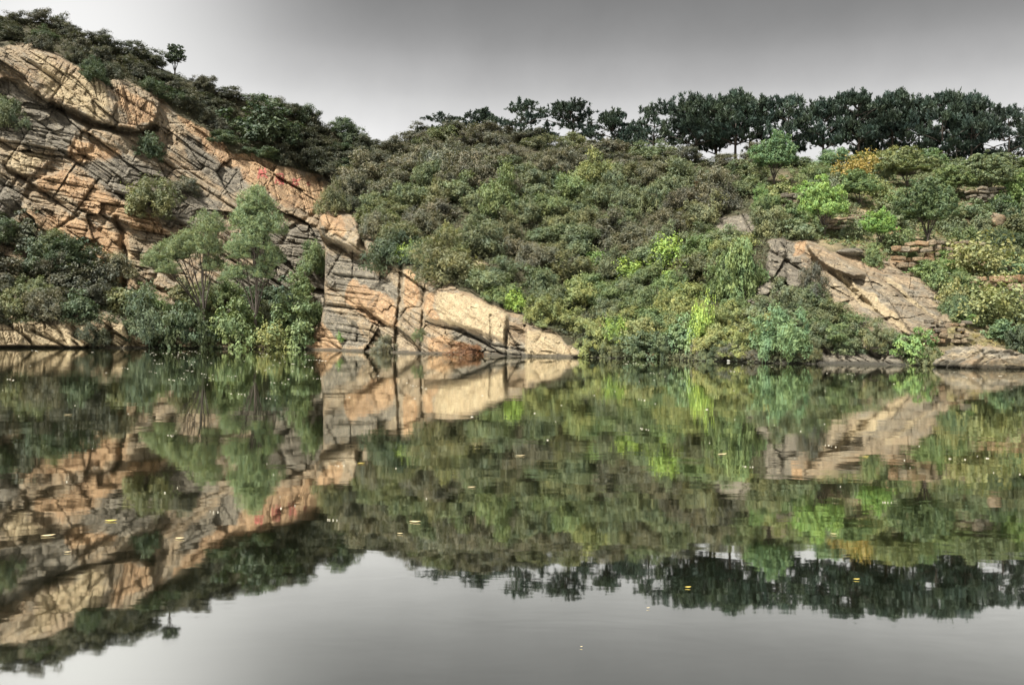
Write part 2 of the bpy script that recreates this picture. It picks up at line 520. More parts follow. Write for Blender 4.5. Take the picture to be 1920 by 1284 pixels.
greyB = greyB * (1 - 0.55 * (GX > 1500) * (GY < 640))
dryB = polymask([[(1380, 340), (1960, 330), (2200, 330), (2200, 700), (1700, 640), (1780, 560), (1690, 486), (1500, 450)]], 10, 25)
featB = [
    (polymask([[(560, 396), (612, 391), (640, 393), (664, 402), (674, 440), (670, 470), (640, 460), (622, 456), (606, 447), (560, 444)]], 1.6, 3), 2.3),
    (polymask([[(640, 455), (672, 445), (680, 470), (690, 480), (650, 470)]], 2, 3), 0.7),
    (linemask([(600, 453), (640, 462), (662, 474), (690, 486)], 6), -1.6),
    (polymask([[(797, 547), (850, 540), (905, 560), (950, 590), (945, 640), (900, 622), (840, 602), (799, 600)]], 2, 4), 0.7),
    (polymask([[(680, 538), (760, 575), (742, 655), (690, 630), (650, 600)]], 3, 5), 0.6),
    (polymask([[(985, 612), (1050, 632), (1090, 655), (1090, 700), (985, 700)]], 2, 3), 0.5),
    (linemask([(752, 498), (750, 560), (744, 600), (742, 664)], 3.0), -0.9),
    (linemask([(796, 540), (792, 600), (786, 664)], 3.0), -0.5),
    (linemask([(800, 604), (860, 620), (930, 648), (985, 660)], 2.5), -0.6),
    (linemask([(984, 612), (985, 668)], 2.5), -0.5), (linemask([(948, 618), (950, 666)], 2.5), -0.6),
    (linemask([(920, 590), (922, 640)], 2), -0.3),
    (linemask([(640, 590), (690, 630), (742, 660)], 3), -0.7),
    (polymask([[(1508, 452), (1546, 464), (1600, 498), (1622, 516), (1600, 520), (1560, 505), (1530, 488)]], 2, 3), 1.3),
    (linemask([(1528, 494), (1545, 530), (1536, 570)], 11), -1.3),
    (polymask([[(1560, 505), (1640, 508), (1770, 606), (1700, 640), (1640, 575)]], 2, 3), 0.55),
    (polymask([[(1605, 570), (1640, 575), (1700, 640), (1690, 664), (1620, 655), (1602, 610)]], 3, 3), 1.0),
    (linemask([(1556, 508), (1612, 560), (1700, 632)], 3), -0.5),
    (linemask([(1640, 514), (1768, 610)], 2.5), -0.45), (linemask([(1702, 502), (1782, 566)], 2.5), -0.45),
    (polymask([[(1436, 446), (1470, 450), (1474, 520), (1440, 525)]], 2, 3), 0.8),
]


smoothB = polymask([[(797, 545), (850, 538), (910, 560), (955, 590), (950, 645), (900, 624), (840, 604), (797, 602)], [(985, 612), (1045, 630), (1090, 655), (1090, 680), (985, 680)]], 3, 4)
slabB = polymask([[(1500, 450), (1640, 490), (1700, 488), (1790, 600), (1700, 664), (1600, 650), (1545, 560)]], 5, 6)


def terrace(px, py):
    """stepped farm terraces on the right bank"""
    k = np.clip((px - 1420) / 60, 0, 1) * np.clip((py - 300) / 20, 0, 1) * np.clip((505 - py + 0.35 * (px - 1700)) / 20, 0, 1)
    y = py + 10 * np.sin(px / 83.0) + 0.02 * (px - 1600)
    t = (y - 345) / 52.0
    f = t - np.floor(t)
    return k * 1.5 * (np.where(f < 0.4, f / 0.4, 1 - (f - 0.4) / 0.6) - 0.5)


class SheetB(Sheet):
    def relief_gain(self, px, py):
        return 1 - 0.6 * samp(smoothB, px, py) - 0.42 * samp(slabB, px, py)

    def bump(self, px, py):
        return super().bump(px, py) + terrace(px, py) * (1 - samp(self.rock, px, py))


z15 = [0] * 15
B = SheetB([520, 600, 680, 760, 860, 960, 1080, 1200, 1320, 1440, 1560, 1680, 1800, 1920, 2150],
           [([655, 656, 659, 662, 665, 668, 670, 673, 677, 681, 683, 685, 687, 688, 690], z15),
            ([600, 560, 540, 530, 545, 600, 640, 655, 660, 655, 650, 645, 645, 645, 645], [2, 2.5, 3, 3, 2.5, 1.5, 1, 1, 1, 1.5, 2, 3, 4, 5, 5]),
            ([420, 400, 440, 470, 500, 540, 560, 560, 570, 560, 560, 540, 540, 550, 550], [5, 6.5, 8, 9, 8, 8, 8, 8, 7.5, 7, 7, 8, 10, 11, 11]),
            ([380, 370, 380, 385, 390, 400, 410, 420, 430, 452, 460, 475, 480, 480, 480], [12, 14, 19, 21, 21, 21, 21, 20, 19, 13, 12, 13, 16, 17, 17]),
            ([360, 345, 300, 290, 290, 300, 310, 320, 330, 370, 375, 380, 380, 380, 380], [16, 20, 30, 34, 33, 31, 30, 29, 29, 24, 24, 26, 27, 28, 28]),
            ([345, 330, 284, 264, 256, 262, 280, 296, 303, 304, 306, 308, 310, 314, 318], [18, 22, 34, 44, 43, 41, 40, 40, 40, 42, 42, 42, 42, 42, 42])],
           featB, rockB, math.radians(30), 66.0, 202)


def build_sheet(sh, name, xs, nrow, greym, orm, palem, drym, edge=False):
    xs = np.asarray(xs, float)
    P, Q = sh.rows_at(xs)
    v = np.linspace(0, 1, nrow)[:, None]
    PY = P[0] + v * (P[-1] - P[0])
    PX = np.broadcast_to(xs, PY.shape).copy()
    push = np.zeros_like(PX)
    if edge:
        e = np.interp(PY, EPY, EPX)
        c = np.maximum(e - PX, 0)
        PX = np.where(c > 0, e + 0.06 * c, PX)
        push = 0.42 * c
        # the last pixels before the outline curve away from the viewer
        r = np.clip((PX - e) / 10.0, 0, 1)
        push += 1.3 * (1 - np.sqrt(1 - (1 - r) ** 2))
    D = sh.depth(PX, PY) + push
    W = world(PX, PY, D)
    crest = W[-1].copy()
    foot = W[0].copy()
    extra_lo = [foot + np.array([0, 0.0, -1.6])]
    extra_hi = []
    dirn = crest.copy(); dirn[:, 2] = 0; dirn /= np.linalg.norm(dirn, axis=1)[:, None]
    for dd, dz in ((3, -0.1), (8, -0.8), (16, -2.2), (40, -9), (90, -20)):
        q = crest + dirn * dd; q[:, 2] = np.maximum(crest[:, 2] + dz, 1.0)
        extra_hi.append(q)
    V = np.concatenate([np.array(extra_lo), W, np.array(extra_hi)], 0)
    nr, nc = V.shape[:2]
    idx = np.arange(nr * nc).reshape(nr, nc)
    Fc = np.stack([idx[:-1, :-1], idx[:-1, 1:], idx[1:, 1:], idx[1:, :-1]], -1).reshape(-1, 4)
    def ext(m):
        if m is None:
            return np.zeros(nr * nc)
        a = samp(m, PX, PY)
        return np.concatenate([a[:1], a, np.repeat(a[-1:], 5, 0)], 0).ravel()
    me = new_mesh(name, V.reshape(-1, 3), Fc, [M_ROCK],
                  {'rock': ext(sh.rock), 'grey': ext(greym), 'orange': ext(orm), 'pale': ext(palem), 'dry': ext(drym)}, smooth=False)
    o = link(name, me); o['kind'] = 'structure'
    return o


build_sheet(A, 'quarry_cliff', np.arange(-310, 880, 1.7), 380, greyA, orangeA, paleA, None)
build_sheet(B, 'hillside', np.arange(540, 2140, 1.7), 260, greyB, orangeB, paleB, dryB, edge=True)

# ground far beyond and under the pond, water
def sheet_plane(name, half, z, m, y0=0):
    V = [(-half, y0 - half, z), (half, y0 - half, z), (half, y0 + half, z), (-half, y0 + half, z)]
    o = link(name, new_mesh(name, V, [[0, 1, 2, 3]], [m])); o['kind'] = 'structure'
    return o


M_BED = plain('pond_bed', (0.05, 0.045, 0.03), 0.9, 0.3, 0.5)
sheet_plane('ground', 3000, -1.4, M_BED)

m, nt = mat('pond_water')
out = N(nt, 'ShaderNodeOutputMaterial')
df = N(nt, 'ShaderNodeBsdfDiffuse'); df.inputs['Color'].default_value = (0.016, 0.02, 0.010, 1)
gl = N(nt, 'ShaderNodeBsdfGlossy', Roughness=0.028); gl.inputs['Color'].default_value = (0.94, 0.94, 0.89, 1)
tc = N(nt, 'ShaderNodeTexCoord').outputs['Object']
mp = N(nt, 'ShaderNodeMapping'); mp.inputs['Scale'].default_value = (0.55, 1.0, 1.0); nt.links.new(tc, mp.inputs[0])
n1 = noise(nt, mp.outputs[0], 2.2, 3, 0.5, 0.3)
n2 = noise(nt, mp.outputs[0], 0.35, 2, 0.5)
patch = maprange(nt, noise(nt, tc, 0.09, 3, 0.5), 0.42, 0.62, 0.35, 1.0)
hm = N(nt, 'ShaderNodeMath', operation='MULTIPLY'); nt.links.new(n1, hm.inputs[0]); nt.links.new(patch, hm.inputs[1])
hs = N(nt, 'ShaderNodeMath', operation='MULTIPLY_ADD'); nt.links.new(n2, hs.inputs[0]); hs.inputs[1].default_value = 2.0; nt.links.new(hm.outputs[0], hs.inputs[2])
bp = N(nt, 'ShaderNodeBump', Strength=1.0, Distance=0.0022); nt.links.new(hs.outputs[0], bp.inputs['Height'])
nt.links.new(bp.outputs[0], gl.inputs['Normal'])
mx = N(nt, 'ShaderNodeMixShader', Fac=0.93); nt.links.new(df.outputs[0], mx.inputs[1]); nt.links.new(gl.outputs[0], mx.inputs[2])
nt.links.new(mx.outputs[0], out.inputs[0])
sheet_plane('water', 160, 0.0, m, 40)

# ------------------------------------------------------------------ foliage generators (unit size, shared by copies)
def unit(v):
    return v / np.maximum(np.linalg.norm(v, axis=-1, keepdims=True), 1e-6)


def leaf_quads(C, nrm, L, Wd, r, droop=0.0):
    """rhombic leaves: centre, facing, length, width"""
    n = len(C)
    d = r.normal(size=(n, 3)); d[:, 2] = d[:, 2] * 0.5 - droop
    d = d - nrm * np.sum(d * nrm, 1, keepdims=True); d = unit(d)
    s = np.cross(nrm, d)
    L = (L * (0.6 + 0.8 * r.random(n)))[:, None]; Wd = (Wd * (0.6 + 0.8 * r.random(n)))[:, None]
    a = C - d * L * 0.5; b = C + s * Wd * 0.5 - d * L * 0.06; c = C + d * L * 0.5 - nrm * L * 0.12; e = C - s * Wd * 0.5 - d * L * 0.06
    V = np.stack([a, b, c, e], 1).reshape(-1, 3)
    return V, np.arange(4 * n).reshape(n, 4)


def lobed(seed, nl, ncl, nleaf, L, W, lobe_r=0.42, clump_r=0.17, flat=0.72, hgt=1.1, droop=0.0, low=-0.1, up=0.6, spike=0.0, pz=0.6):
    """a bushy crown of unit radius: lobes > clumps > leaves; returns verts, faces, var"""
    r = np.random.default_rng(seed)
    VV, FF, AA = [], [], []
    nv = 0
    k = np.arange(nl) + 0.5
    ph = np.pi * (1 + 5 ** 0.5) * k + r.random(nl) * 0.8
    cz = low + (1 - low) * (1 - k / nl)
    cz = np.clip(cz + r.normal(size=nl) * 0.1, low, 1)
    rr = np.sqrt(np.clip(1 - cz ** 2, 0, 1))
    cen = np.stack([rr * np.cos(ph), rr * np.sin(ph), cz], 1) * (0.34 + 0.55 * r.random((nl, 1)))
    for i in range(nl):
        lr = lobe_r * (0.7 + 0.6 * r.random())
        lv = r.random()
        q = unit(r.normal(size=(ncl, 3)) + np.array([0, 0, 0.35])) * lr * (0.55 + 0.5 * r.random((ncl, 1)))
        cc = cen[i] + q * np.array([1, 1, flat])
        for j in range(ncl):
            cr = clump_r * (0.6 + 0.8 * r.random())
            d = unit(r.normal(size=(nleaf, 3)))
            p = cc[j] + d * cr * (r.random((nleaf, 1)) ** 0.4) * np.array([1.15, 1.15, pz])
            if spike:
                p[:, 2] += spike * r.random(nleaf) ** 3 * cr * 3
            nr_ = unit(d * 0.55 + unit(cc[j])[None] * 0.35 + np.array([0, 0, up]) + r.normal(size=(nleaf, 3)) * 0.42)
            V, Fq = leaf_quads(p, nr_, L, W, r, droop)
            VV.append(V); FF.append(Fq + nv); nv += len(V)
            AA.append(np.repeat(np.clip(0.5 * lv + 0.3 * r.random() + 0.3 * r.random(nleaf), 0, 1), 4))
    V = np.concatenate(VV); V[:, 2] = (V[:, 2] + 0.15) * hgt
    V[:, 2] = np.where(V[:, 2] < 0, V[:, 2] * 0.3, V[:, 2])
    return V, np.concatenate(FF), np.concatenate(AA)


def tube(pts, rad, ns=6):
    pts = np.asarray(pts, float); n = len(pts)
    V = []
    for i in range(n):
        t = pts[min(i + 1, n - 1)] - pts[max(i - 1, 0)]
        t = t / (np.linalg.norm(t) + 1e-9)
        a = np.cross(t, [0.3, 1, 0.1]); a /= np.linalg.norm(a) + 1e-9; b = np.cross(t, a)
        for k in range(ns):
            an = 2 * math.pi * k / ns
            V.append(pts[i] + rad[i] * (a * math.cos(an) + b * math.sin(an)))
    Fc = []
    for i in range(n - 1):
        for k in range(ns):
            Fc.append([i * ns + k, i * ns + (k + 1) % ns, (i + 1) * ns + (k + 1) % ns, (i + 1) * ns + k])
    return np.array(V), np.array(Fc)


def tubes(lst):
    VV, FF, nv = [], [], 0
    for pts, rad in lst:
        V, Fq = tube(pts, rad); VV.append(V); FF.append(Fq + nv); nv += len(V)
    return np.concatenate(VV), np.concatenate(FF)


def curve(p0, p1, bend, n=6, r=None):
    t = np.linspace(0, 1, n)[:, None]
    p = np.array(p0) * (1 - t) + np.array(p1) * t + np.array(bend) * (4 * t * (1 - t))
    if r is not None:
        p[1:-1] += r.normal(size=(n - 2, 3)) * 0.02
    return p


LIB = {}


def lib(kind, n, **kw):
    LIB[kind] = []
    for i in range(n):
        V, Fq, a = lobed(hash_seed(kind) + i * 17, **kw)
        LIB[kind].append(new_mesh(kind, V, Fq, [M_LEAF], {'var': a}))


def hash_seed(s):
    return sum(ord(c) * (i + 3) for i, c in enumerate(s))


lib('feathery', 9, nl=17, ncl=9, nleaf=44, L=0.115, W=0.032, lobe_r=0.34, clump_r=0.16, flat=0.6, spike=0.25)
lib('low', 8, nl=18, ncl=9, nleaf=42, L=0.11, W=0.032, flat=0.42, hgt=0.8, lobe_r=0.34, clump_r=0.16, spike=0.2)
lib('broad', 7, nl=16, ncl=9, nleaf=34, L=0.10, W=0.056, clump_r=0.16, lobe_r=0.36)
lib('sprouting', 6, nl=12, ncl=8, nleaf=26, L=0.115, W=0.065, clump_r=0.19, spike=0.6, lobe_r=0.5)
lib('tall', 5, nl=18, ncl=10, nleaf=34, L=0.11, W=0.048, hgt=1.9, flat=0.9)

# ------------------------------------------------------------------ colours of plants
PAL = {
    'olive': (0.122, 0.128, 0.074), 'grey-green': (0.125, 0.145, 0.092), 'brownish': (0.118, 0.112, 0.086),
    'dark green': (0.060, 0.080, 0.050), 'dark olive': (0.062, 0.064, 0.049), 'mid green': (0.115, 0.150, 0.074), 'bright green': (0.135, 0.200, 0.080),
    'lime green': (0.225, 0.300, 0.085), 'blue-green': (0.092, 0.122, 0.090), 'yellow-green': (0.185, 0.195, 0.092), 'rusty red': (0.20, 0.105, 0.068),
    'dusky olive': (0.080, 0.079, 0.064), 'mint green': (0.130, 0.185, 0.108), 'dusky grey': (0.108, 0.105, 0.088),
}


def colour(c, j=0.16):
    b = PAL[c] if isinstance(c, str) else c
    k = random.uniform(1 - j, 1 + j)
    return tuple(min(1, x * k * random.uniform(0.965, 1.035)) for x in b) + (1,)


# ------------------------------------------------------------------ shrubs: generic cover, then the ones that stand out
SHRUBS = []     # (px, py_foot, w_px, h_px, colour, kind, sheet, label or None)


def shrub(px, py, w, h, c, kind, sh, label=None, cat='shrub', group=None, name='shrub', lift=0.0):
    p, D = sh.at(px, py)
    me = random.choice(LIB[kind])
    o = link(name, me)
    s = w * 0.5 * D / F
    zh = {'feathery': 1.02, 'low': 0.72, 'broad': 1.02, 'sprouting': 1.15, 'tall': 1.8}[kind]
    sz = h * D / F / zh
    # stand the foot on the ground, a little towards the viewer side so it is rooted in the slope
    o.location = (p[0], p[1] + 0.1 * s, p[2] - 0.12 * sz + lift)
    o.rotation_euler = (random.uniform(-.06, .06), random.uniform(-.08, .08), random.uniform(0, 6.28))
    o.scale = (s * random.uniform(.93, 1.07), s * random.uniform(.93, 1.07), sz)
    o.color = colour(c)
    tag(o, label or 'shrub', cat, group)
    if label is None:
        SHRUBS.append((o, px, py - h * 0.4, w, h, c, kind))
    return o


TAKEN = []


def scatter(poly, dx, dy, palette, kinds, wr, hr, sh, seed, maxn, jitter_fn=None, avoid=None):
    r = np.random.default_rng(seed)
    xs = [p[0] for p in poly]; ys = [p[1] for p in poly]
    got = []
    for _ in range(6000):
        if len(got) >= maxn:
            break
        x = r.uniform(min(xs), max(xs)); y = r.uniform(min(ys), max(ys))
        if not inpoly(poly, np.array([x]), np.array([y]))[0]:
            continue
        if samp(sh.rock, np.array([x]), np.array([y - 6]))[0] > 0.5 and avoid is not False:
            continue
        if any(((x - a) / dx) ** 2 + ((y - b) / dy) ** 2 < 1 for a, b in got):
            continue
        if any(abs(x - a) < w * 0.38 and abs(y - b) < w * 0.22 for a, b, w in TAKEN):
            continue
        got.append((x, y))
    for x, y in sorted(got, key=lambda t: t[1]):
        c = palette(x, y, r) if callable(palette) else palette[r.integers(len(palette))]
        k = kinds[r.integers(len(kinds))]
        low = 0.62 if sh is B and y - sh.rows_at(np.array([x]))[0][-1][0] < 45 else 1.0    # crest brush stays low under the pines
        shrub(x, y, r.uniform(*wr), r.uniform(*hr) * low, c, k, sh)
    return got


NAMED = [
    # px, foot, w, h, colour, kind, sheet, label, name, category
    (942, 408, 104, 82, 'mid green', 'feathery', B, 'big rounded fresh-green bush standing out alone on the middle of the slope', 'bush', 'bush'),
    (1108, 352, 92, 66, 'yellow-green', 'feathery', B, 'pale yellow-green bush high on the slope, up and right of the big rounded bush', 'bush', 'bush'),
    (1052, 352, 70, 34, 'dark green', 'broad', B, 'dark green bush tucked under the left side of the pale yellow-green bush', 'bush', 'bush'),
    (1430, 388, 34, 36, 'bright green', 'tall', B, 'small emerald upright bush at the edge of the first terrace', 'bush', 'bush'),
    (1450, 442, 92, 62, 'olive', 'low', B, 'domed olive bush crowning the top of the grey upright slab', 'bush', 'bush'),
    (1395, 556, 96, 128, 'mid green', 'broad', B, 'tall layered leafy bush clinging to the left side of the grey slabs', 'bush', 'bush'),
    (1250, 502, 84, 56, 'lime green', 'sprouting', B, 'lime-green large-leaved sapling lighting up the middle of the brush', 'sapling', 'sapling'),
    (1172, 522, 70, 36, 'lime green', 'sprouting', B, 'spreading lime-green sprout lower left of the lime-green sapling', 'sapling', 'sapling'),
    (1262, 534, 66, 30, 'lime green', 'sprouting', B, 'low lime-green sprout right beneath the lime-green sapling', 'sapling', 'sapling'),
    (1120, 500, 64, 30, 'bright green', 'sprouting', B, 'bright green sprout in mid slope, left of the spreading lime-green sprout', 'sapling', 'sapling'),
    (1062, 506, 40, 22, 'lime green', 'sprouting', B, 'small lime-green sprout farthest left of those in the middle brush', 'sapling', 'sapling'),
    (1312, 655, 50, 100, 'lime green', 'sprouting', B, 'tall pointed lime-green sapling rising from the shore thicket', 'sapling', 'sapling'),
    (1282, 658, 84, 64, 'mint green', 'broad', B, 'mint-green leafy bush at the foot of the pointed lime-green sapling', 'bush', 'bush'),
    (1162, 655, 50, 60, 'lime green', 'sprouting', B, 'yellow-lime sapling right beside the orange rock at the shore', 'sapling', 'sapling'),
    (1206, 668, 104, 58, 'dark green', 'broad', B, 'dense dark green bush at the water between two lime-green saplings', 'bush', 'bush'),
    (1470, 674, 124, 100, 'mint green', 'feathery', B, 'largest shore bush, mint green, below the grey slabs', 'bush', 'bush'),
    (966, 582, 44, 36, 'lime green', 'sprouting', B, 'small lime-green sprout just above the cream rock wall', 'sapling', 'sapling'),
    (764, 490, 50, 34, 'lime green', 'sprouting', B, 'lime-green sprout at the upper edge of the rock spur', 'sapling', 'sapling'),
    (738, 508, 112, 78, 'dark green', 'feathery', B, 'dark bush hanging over the middle of the rock spur', 'bush', 'bush'),
    (842, 528, 134, 84, 'olive', 'feathery', B, 'wide olive bush overhanging the cream rock wall', 'bush', 'bush'),
    (640, 640, 22, 18, 'bright green', 'sprouting', B, 'tiny bright green tuft low on the left end of the rock spur', 'plant', 'plant'),
    (786, 638, 32, 22, 'olive', 'feathery', B, 'little olive tuft in the crevice of the rock spur', 'plant', 'plant'),
    (880, 668, 84, 26, 'rusty red', 'low', B, 'rust-red low bush at the waterline under the cream rock wall', 'bush', 'bush'),
    (722, 664, 60, 36, 'brownish', 'low', B, 'brown scrubby bush at the waterline in the crack of the rock spur', 'bush', 'bush'),
    (626, 400, 64, 62, 'olive', 'feathery', B, 'olive bush at the hidden left rim of the slope, left of the rock nose top', 'bush', 'bush'),
    (660, 372, 74, 52, 'dusky grey', 'feathery', B, 'dusky bush just above the overhanging rock nose', 'bush', 'bush'),
    (652, 398, 54, 40, 'dark olive', 'feathery', B, 'dark bush sitting on the overhanging rock nose', 'bush', 'bush'),
    (704, 446, 74, 50, 'brownish', 'feathery', B, 'dusky bush just right of the overhanging rock nose', 'bush', 'bush'),
    (1720, 680, 84, 58, 'bright green', 'broad', B, 'vivid green bush at the shore left of the pale boulder', 'bush', 'bush'),
    (1745, 690, 46, 42, 'olive', 'feathery', B, 'olive bush squeezed between the vivid green bush and the pale boulder', 'bush', 'bush'),
    (1604, 338, 88, 50, (0.28, 0.20, 0.07), 'sprouting', B, 'yellow and orange leaved shrub under the pines', 'shrub', 'shrub'),
    (1832, 520, 150, 84, 'yellow-green', 'sprouting', B, 'wide yellow-green bush right of the tan stone wall', 'bush', 'bush'),
    (1842, 600, 130, 80, 'yellow-green', 'sprouting', B, 'yellow-green bush between the rock slabs and the lower stone wall', 'bush', 'bush'),
    (1788, 580, 60, 54, 'yellow-green', 'sprouting', B, 'small yellow-green bush at the lower right end of the slabs', 'bush', 'bush'),
    (1880, 640, 90, 38, 'mint green', 'broad', B, 'mint-green low plants above the pale boulder', 'plant', 'plant'),
    (1812, 606, 40, 20, 'bright green', 'broad', B, 'small bright green plant behind the rubble pile', 'plant', 'plant'),
    (1915, 402, 80, 64, 'bright green', 'tall', B, 'bright green bush at the right edge on the upper terrace', 'bush', 'bush'),
    (1640, 500, 40, 44, 'mid green', 'tall', B, 'small green bush growing over the top of the slabs', 'bush', 'bush'),
    (1770, 508, 64, 34, 'bright green', 'feathery', B, 'bright green bush at the foot of the tan stone wall', 'bush', 'bush'),
    (1705, 490, 40, 26, 'mid green', 'feathery', B, 'small green bush at the left end of the tan stone wall', 'bush', 'bush'),
    (1474, 578, 76, 54, 'grey-green', 'feathery', B, 'grey-green bush at the foot of the upright grey slab', 'bush', 'bush'),
    (1525, 560, 60, 70, 'dusky grey', 'feathery', B, 'dusky bush in the dark hollow under the leaning slab', 'bush', 'bush'),
    (1915, 660, 60, 60, 'dark green', 'broad', B, 'dark green bush at the right edge behind the pale boulder', 'bush', 'bush'),
    (1350, 372, 110, 64, 'brownish', 'low', B, 'wide brownish dome of shrub beside the orange boulder', 'bush', 'bush'),
    (280, 296, 50, 46, 'dark green', 'tall', A, 'dark bush growing out of the cliff, upper one of the two', 'bush', 'bush'),
    (276, 402, 118, 74, 'olive', 'feathery', A, 'largest bush hanging in the middle of the left cliff', 'bush', 'bush'),
    (346, 366, 66, 36, 'dusky grey', 'low', A, 'grey low bush on the cliff right of the largest hanging bush', 'bush', 'bush'),
    (12, 240, 66, 60, 'grey-green', 'feathery', A, 'grey-green bush on the far left of the cliff', 'bush', 'bush'),
    (172, 152, 64, 34, 'dark green', 'feathery', A, 'dark green bush on the upper edge of the pale cliff slab', 'bush', 'bush'),
    (500, 290, 20, 11, (0.34, 0.25, 0.06), 'sprouting', A, 'small yellow-leaved plant at the top of the cliff near the red characters', 'plant', 'plant'),
    (590, 520, 66, 70, 'mid green', 'feathery', A, 'green bush tucked in the gully left of the rock spur', 'bush', 'bush'),
    (490, 262, 150, 70, 'dark green', 'broad', A, 'broad dark green bush on the brow of the cliff above the red characters', 'bush', 'bush'),
    (170, 650, 66, 50, 'dark olive', 'feathery', A, 'dark bush drooping over the pale rock ledge at the left shore', 'bush', 'bush'),
    (548, 652, 120, 92, 'mid green', 'broad', A, 'leafy green bush at the water against the rock spur', 'bush', 'bush'),
    (440, 650, 110, 84, 'mid green', 'broad', A, 'mid green bush at the water beneath the tall willow', 'bush', 'bush'),
    (340, 650, 110, 100, 'dark green', 'broad', A, 'dark green bush at the water beneath the leaning willow', 'bush', 'bush'),
    (268, 640, 90, 90, 'blue-green', 'feathery', A, 'blue-green bush at the right end of the left rock ledge', 'bush', 'bush'),
    (510, 660, 70, 50, 'yellow-green', 'sprouting', A, 'small yellow-green bush at the water between two darker ones', 'bush', 'bush'),
]
TAKEN += [(328, 128, 112), (478, 640, 60), (386, 625, 60), (1452, 348, 110), (1546, 446, 90), (1738, 462, 120), (1700, 352, 120), (1850, 380, 130), (1610, 388, 80), (1650, 462, 70), (1790, 372, 80),
          (1758, 480, 150), (1592, 420, 90), (1486, 380, 50), (1850, 376, 70), (1905, 560, 80), (1772, 625, 80)]
for px, py, w, h, c, k, sh, lab, nm, cat in NAMED:
    TAKEN.append((px, py, w))
    shrub(px, py, w, h, c, k, sh, lab, cat, None, nm)


def pal_mid(x, y, r):
    """hue drifts slowly over the slope: dusky high up, greener and yellower low down, in soft patches"""
    t = 2.2 * float(fbm(np.array([x / 120.0]), np.array([y / 60.0]), 83, 3)[0]) + (y - 400) / 420.0 + r.normal() * 0.13
    L = ['dusky olive', 'dusky grey', 'brownish', 'olive', 'grey-green', 'grey-green', 'mid green', 'yellow-green']
    return L[int(np.clip((t + 0.62) / 1.35 * 8, 0, 7))]


def pal_right(x, y, r):
    t = 2.2 * float(fbm(np.array([x / 110.0]), np.array([y / 60.0]), 87, 3)[0]) + r.normal() * 0.22
    L = ['dark green', 'olive', 'grey-green', 'grey-green', 'mid green', 'mid green', 'yellow-green', 'mint green']
    return L[int(np.clip((t + 0.6) / 1.2 * 8, 0, 7))]


# brush on the crest of the left cliff
scatter([(-60, 8), (0, 34), (100, 40), (150, 62), (240, 92), (330, 122), (400, 160), (480, 190), (550, 214), (640, 245), (700, 268), (740, 290), (700, 330), (650, 352), (600, 330),
         (520, 312), (480, 292), (430, 284), (390, 246), (345, 222), (300, 186), (262, 160), (205, 150), (170, 140), (120, 110), (60, 92), (-60, 80)],
        40, 19, ['dark olive', 'dark olive', 'dark olive', 'dark green', 'dusky olive'], ['feathery', 'low', 'low'], (46, 88), (20, 36), A, 11, 84, avoid=False)
# brush of the left bench
scatter([(-60, 420), (30, 440), (60, 470), (140, 480), (215, 490), (250, 560), (230, 612), (130, 600), (60, 612), (-60, 612)],
        50, 26, ['dark olive', 'olive', 'dusky olive', 'dark green', 'brownish'], ['feathery', 'low', 'broad'], (70, 110), (46, 68), A, 12, 22, avoid=False)
scatter([(250, 570), (330, 560), (420, 570), (560, 560), (590, 600), (580, 650), (260, 650)],
        50, 26, ['dark green', 'blue-green', 'olive', 'mid green'], ['broad', 'feathery'], (50, 90), (36, 62), A, 13, 16, avoid=False)
# the big brush slope
scatter([(640, 352), (690, 292), (740, 266), (800, 250), (860, 243), (960, 250), (1080, 270), (1200, 286), (1320, 292), (1420, 300), (1410, 380), (1380, 400), (1350, 450), (1400, 470),
         (1395, 560), (1560, 580), (1600, 640), (1520, 660), (1300, 670), (1100, 662), (1085, 640), (1000, 604), (950, 585), (900, 552), (800, 520), (700, 470), (668, 410), (640, 390)],
        45, 24, pal_mid, ['feathery', 'feathery', 'low'], (66, 112), (38, 60), B, 14, 200)
# terraces on the right
scatter([(1420, 300), (1540, 292), (1700, 294), (1920, 302), (1990, 304), (1990, 640), (1790, 600), (1700, 486), (1500, 448), (1440, 400)],
        46, 25, pal_right, ['feathery', 'broad', 'feathery', 'broad', 'sprouting'], (52, 88), (28, 48), B, 15, 100)
# right shore
scatter([(1520, 636), (1620, 640), (1700, 656), (1740, 672), (1700, 664), (1520, 662)], 44, 16, ['olive', 'dark olive', 'grey-green'], ['feathery', 'low'], (56, 84), (36, 54), B, 16, 12, avoid=False)

# growth overhanging the waterline on the right
scatter([(1092, 658), (1200, 662), (1320, 668), (1440, 672), (1530, 676), (1530, 683), (1440, 681), (1320, 677), (1200, 673), (1092, 670)], 30, 8,
        ['olive', 'dark olive', 'grey-green', 'dusky grey', 'dark green'], ['low', 'feathery'], (34, 66), (20, 40), B, 18, 16, avoid=False)

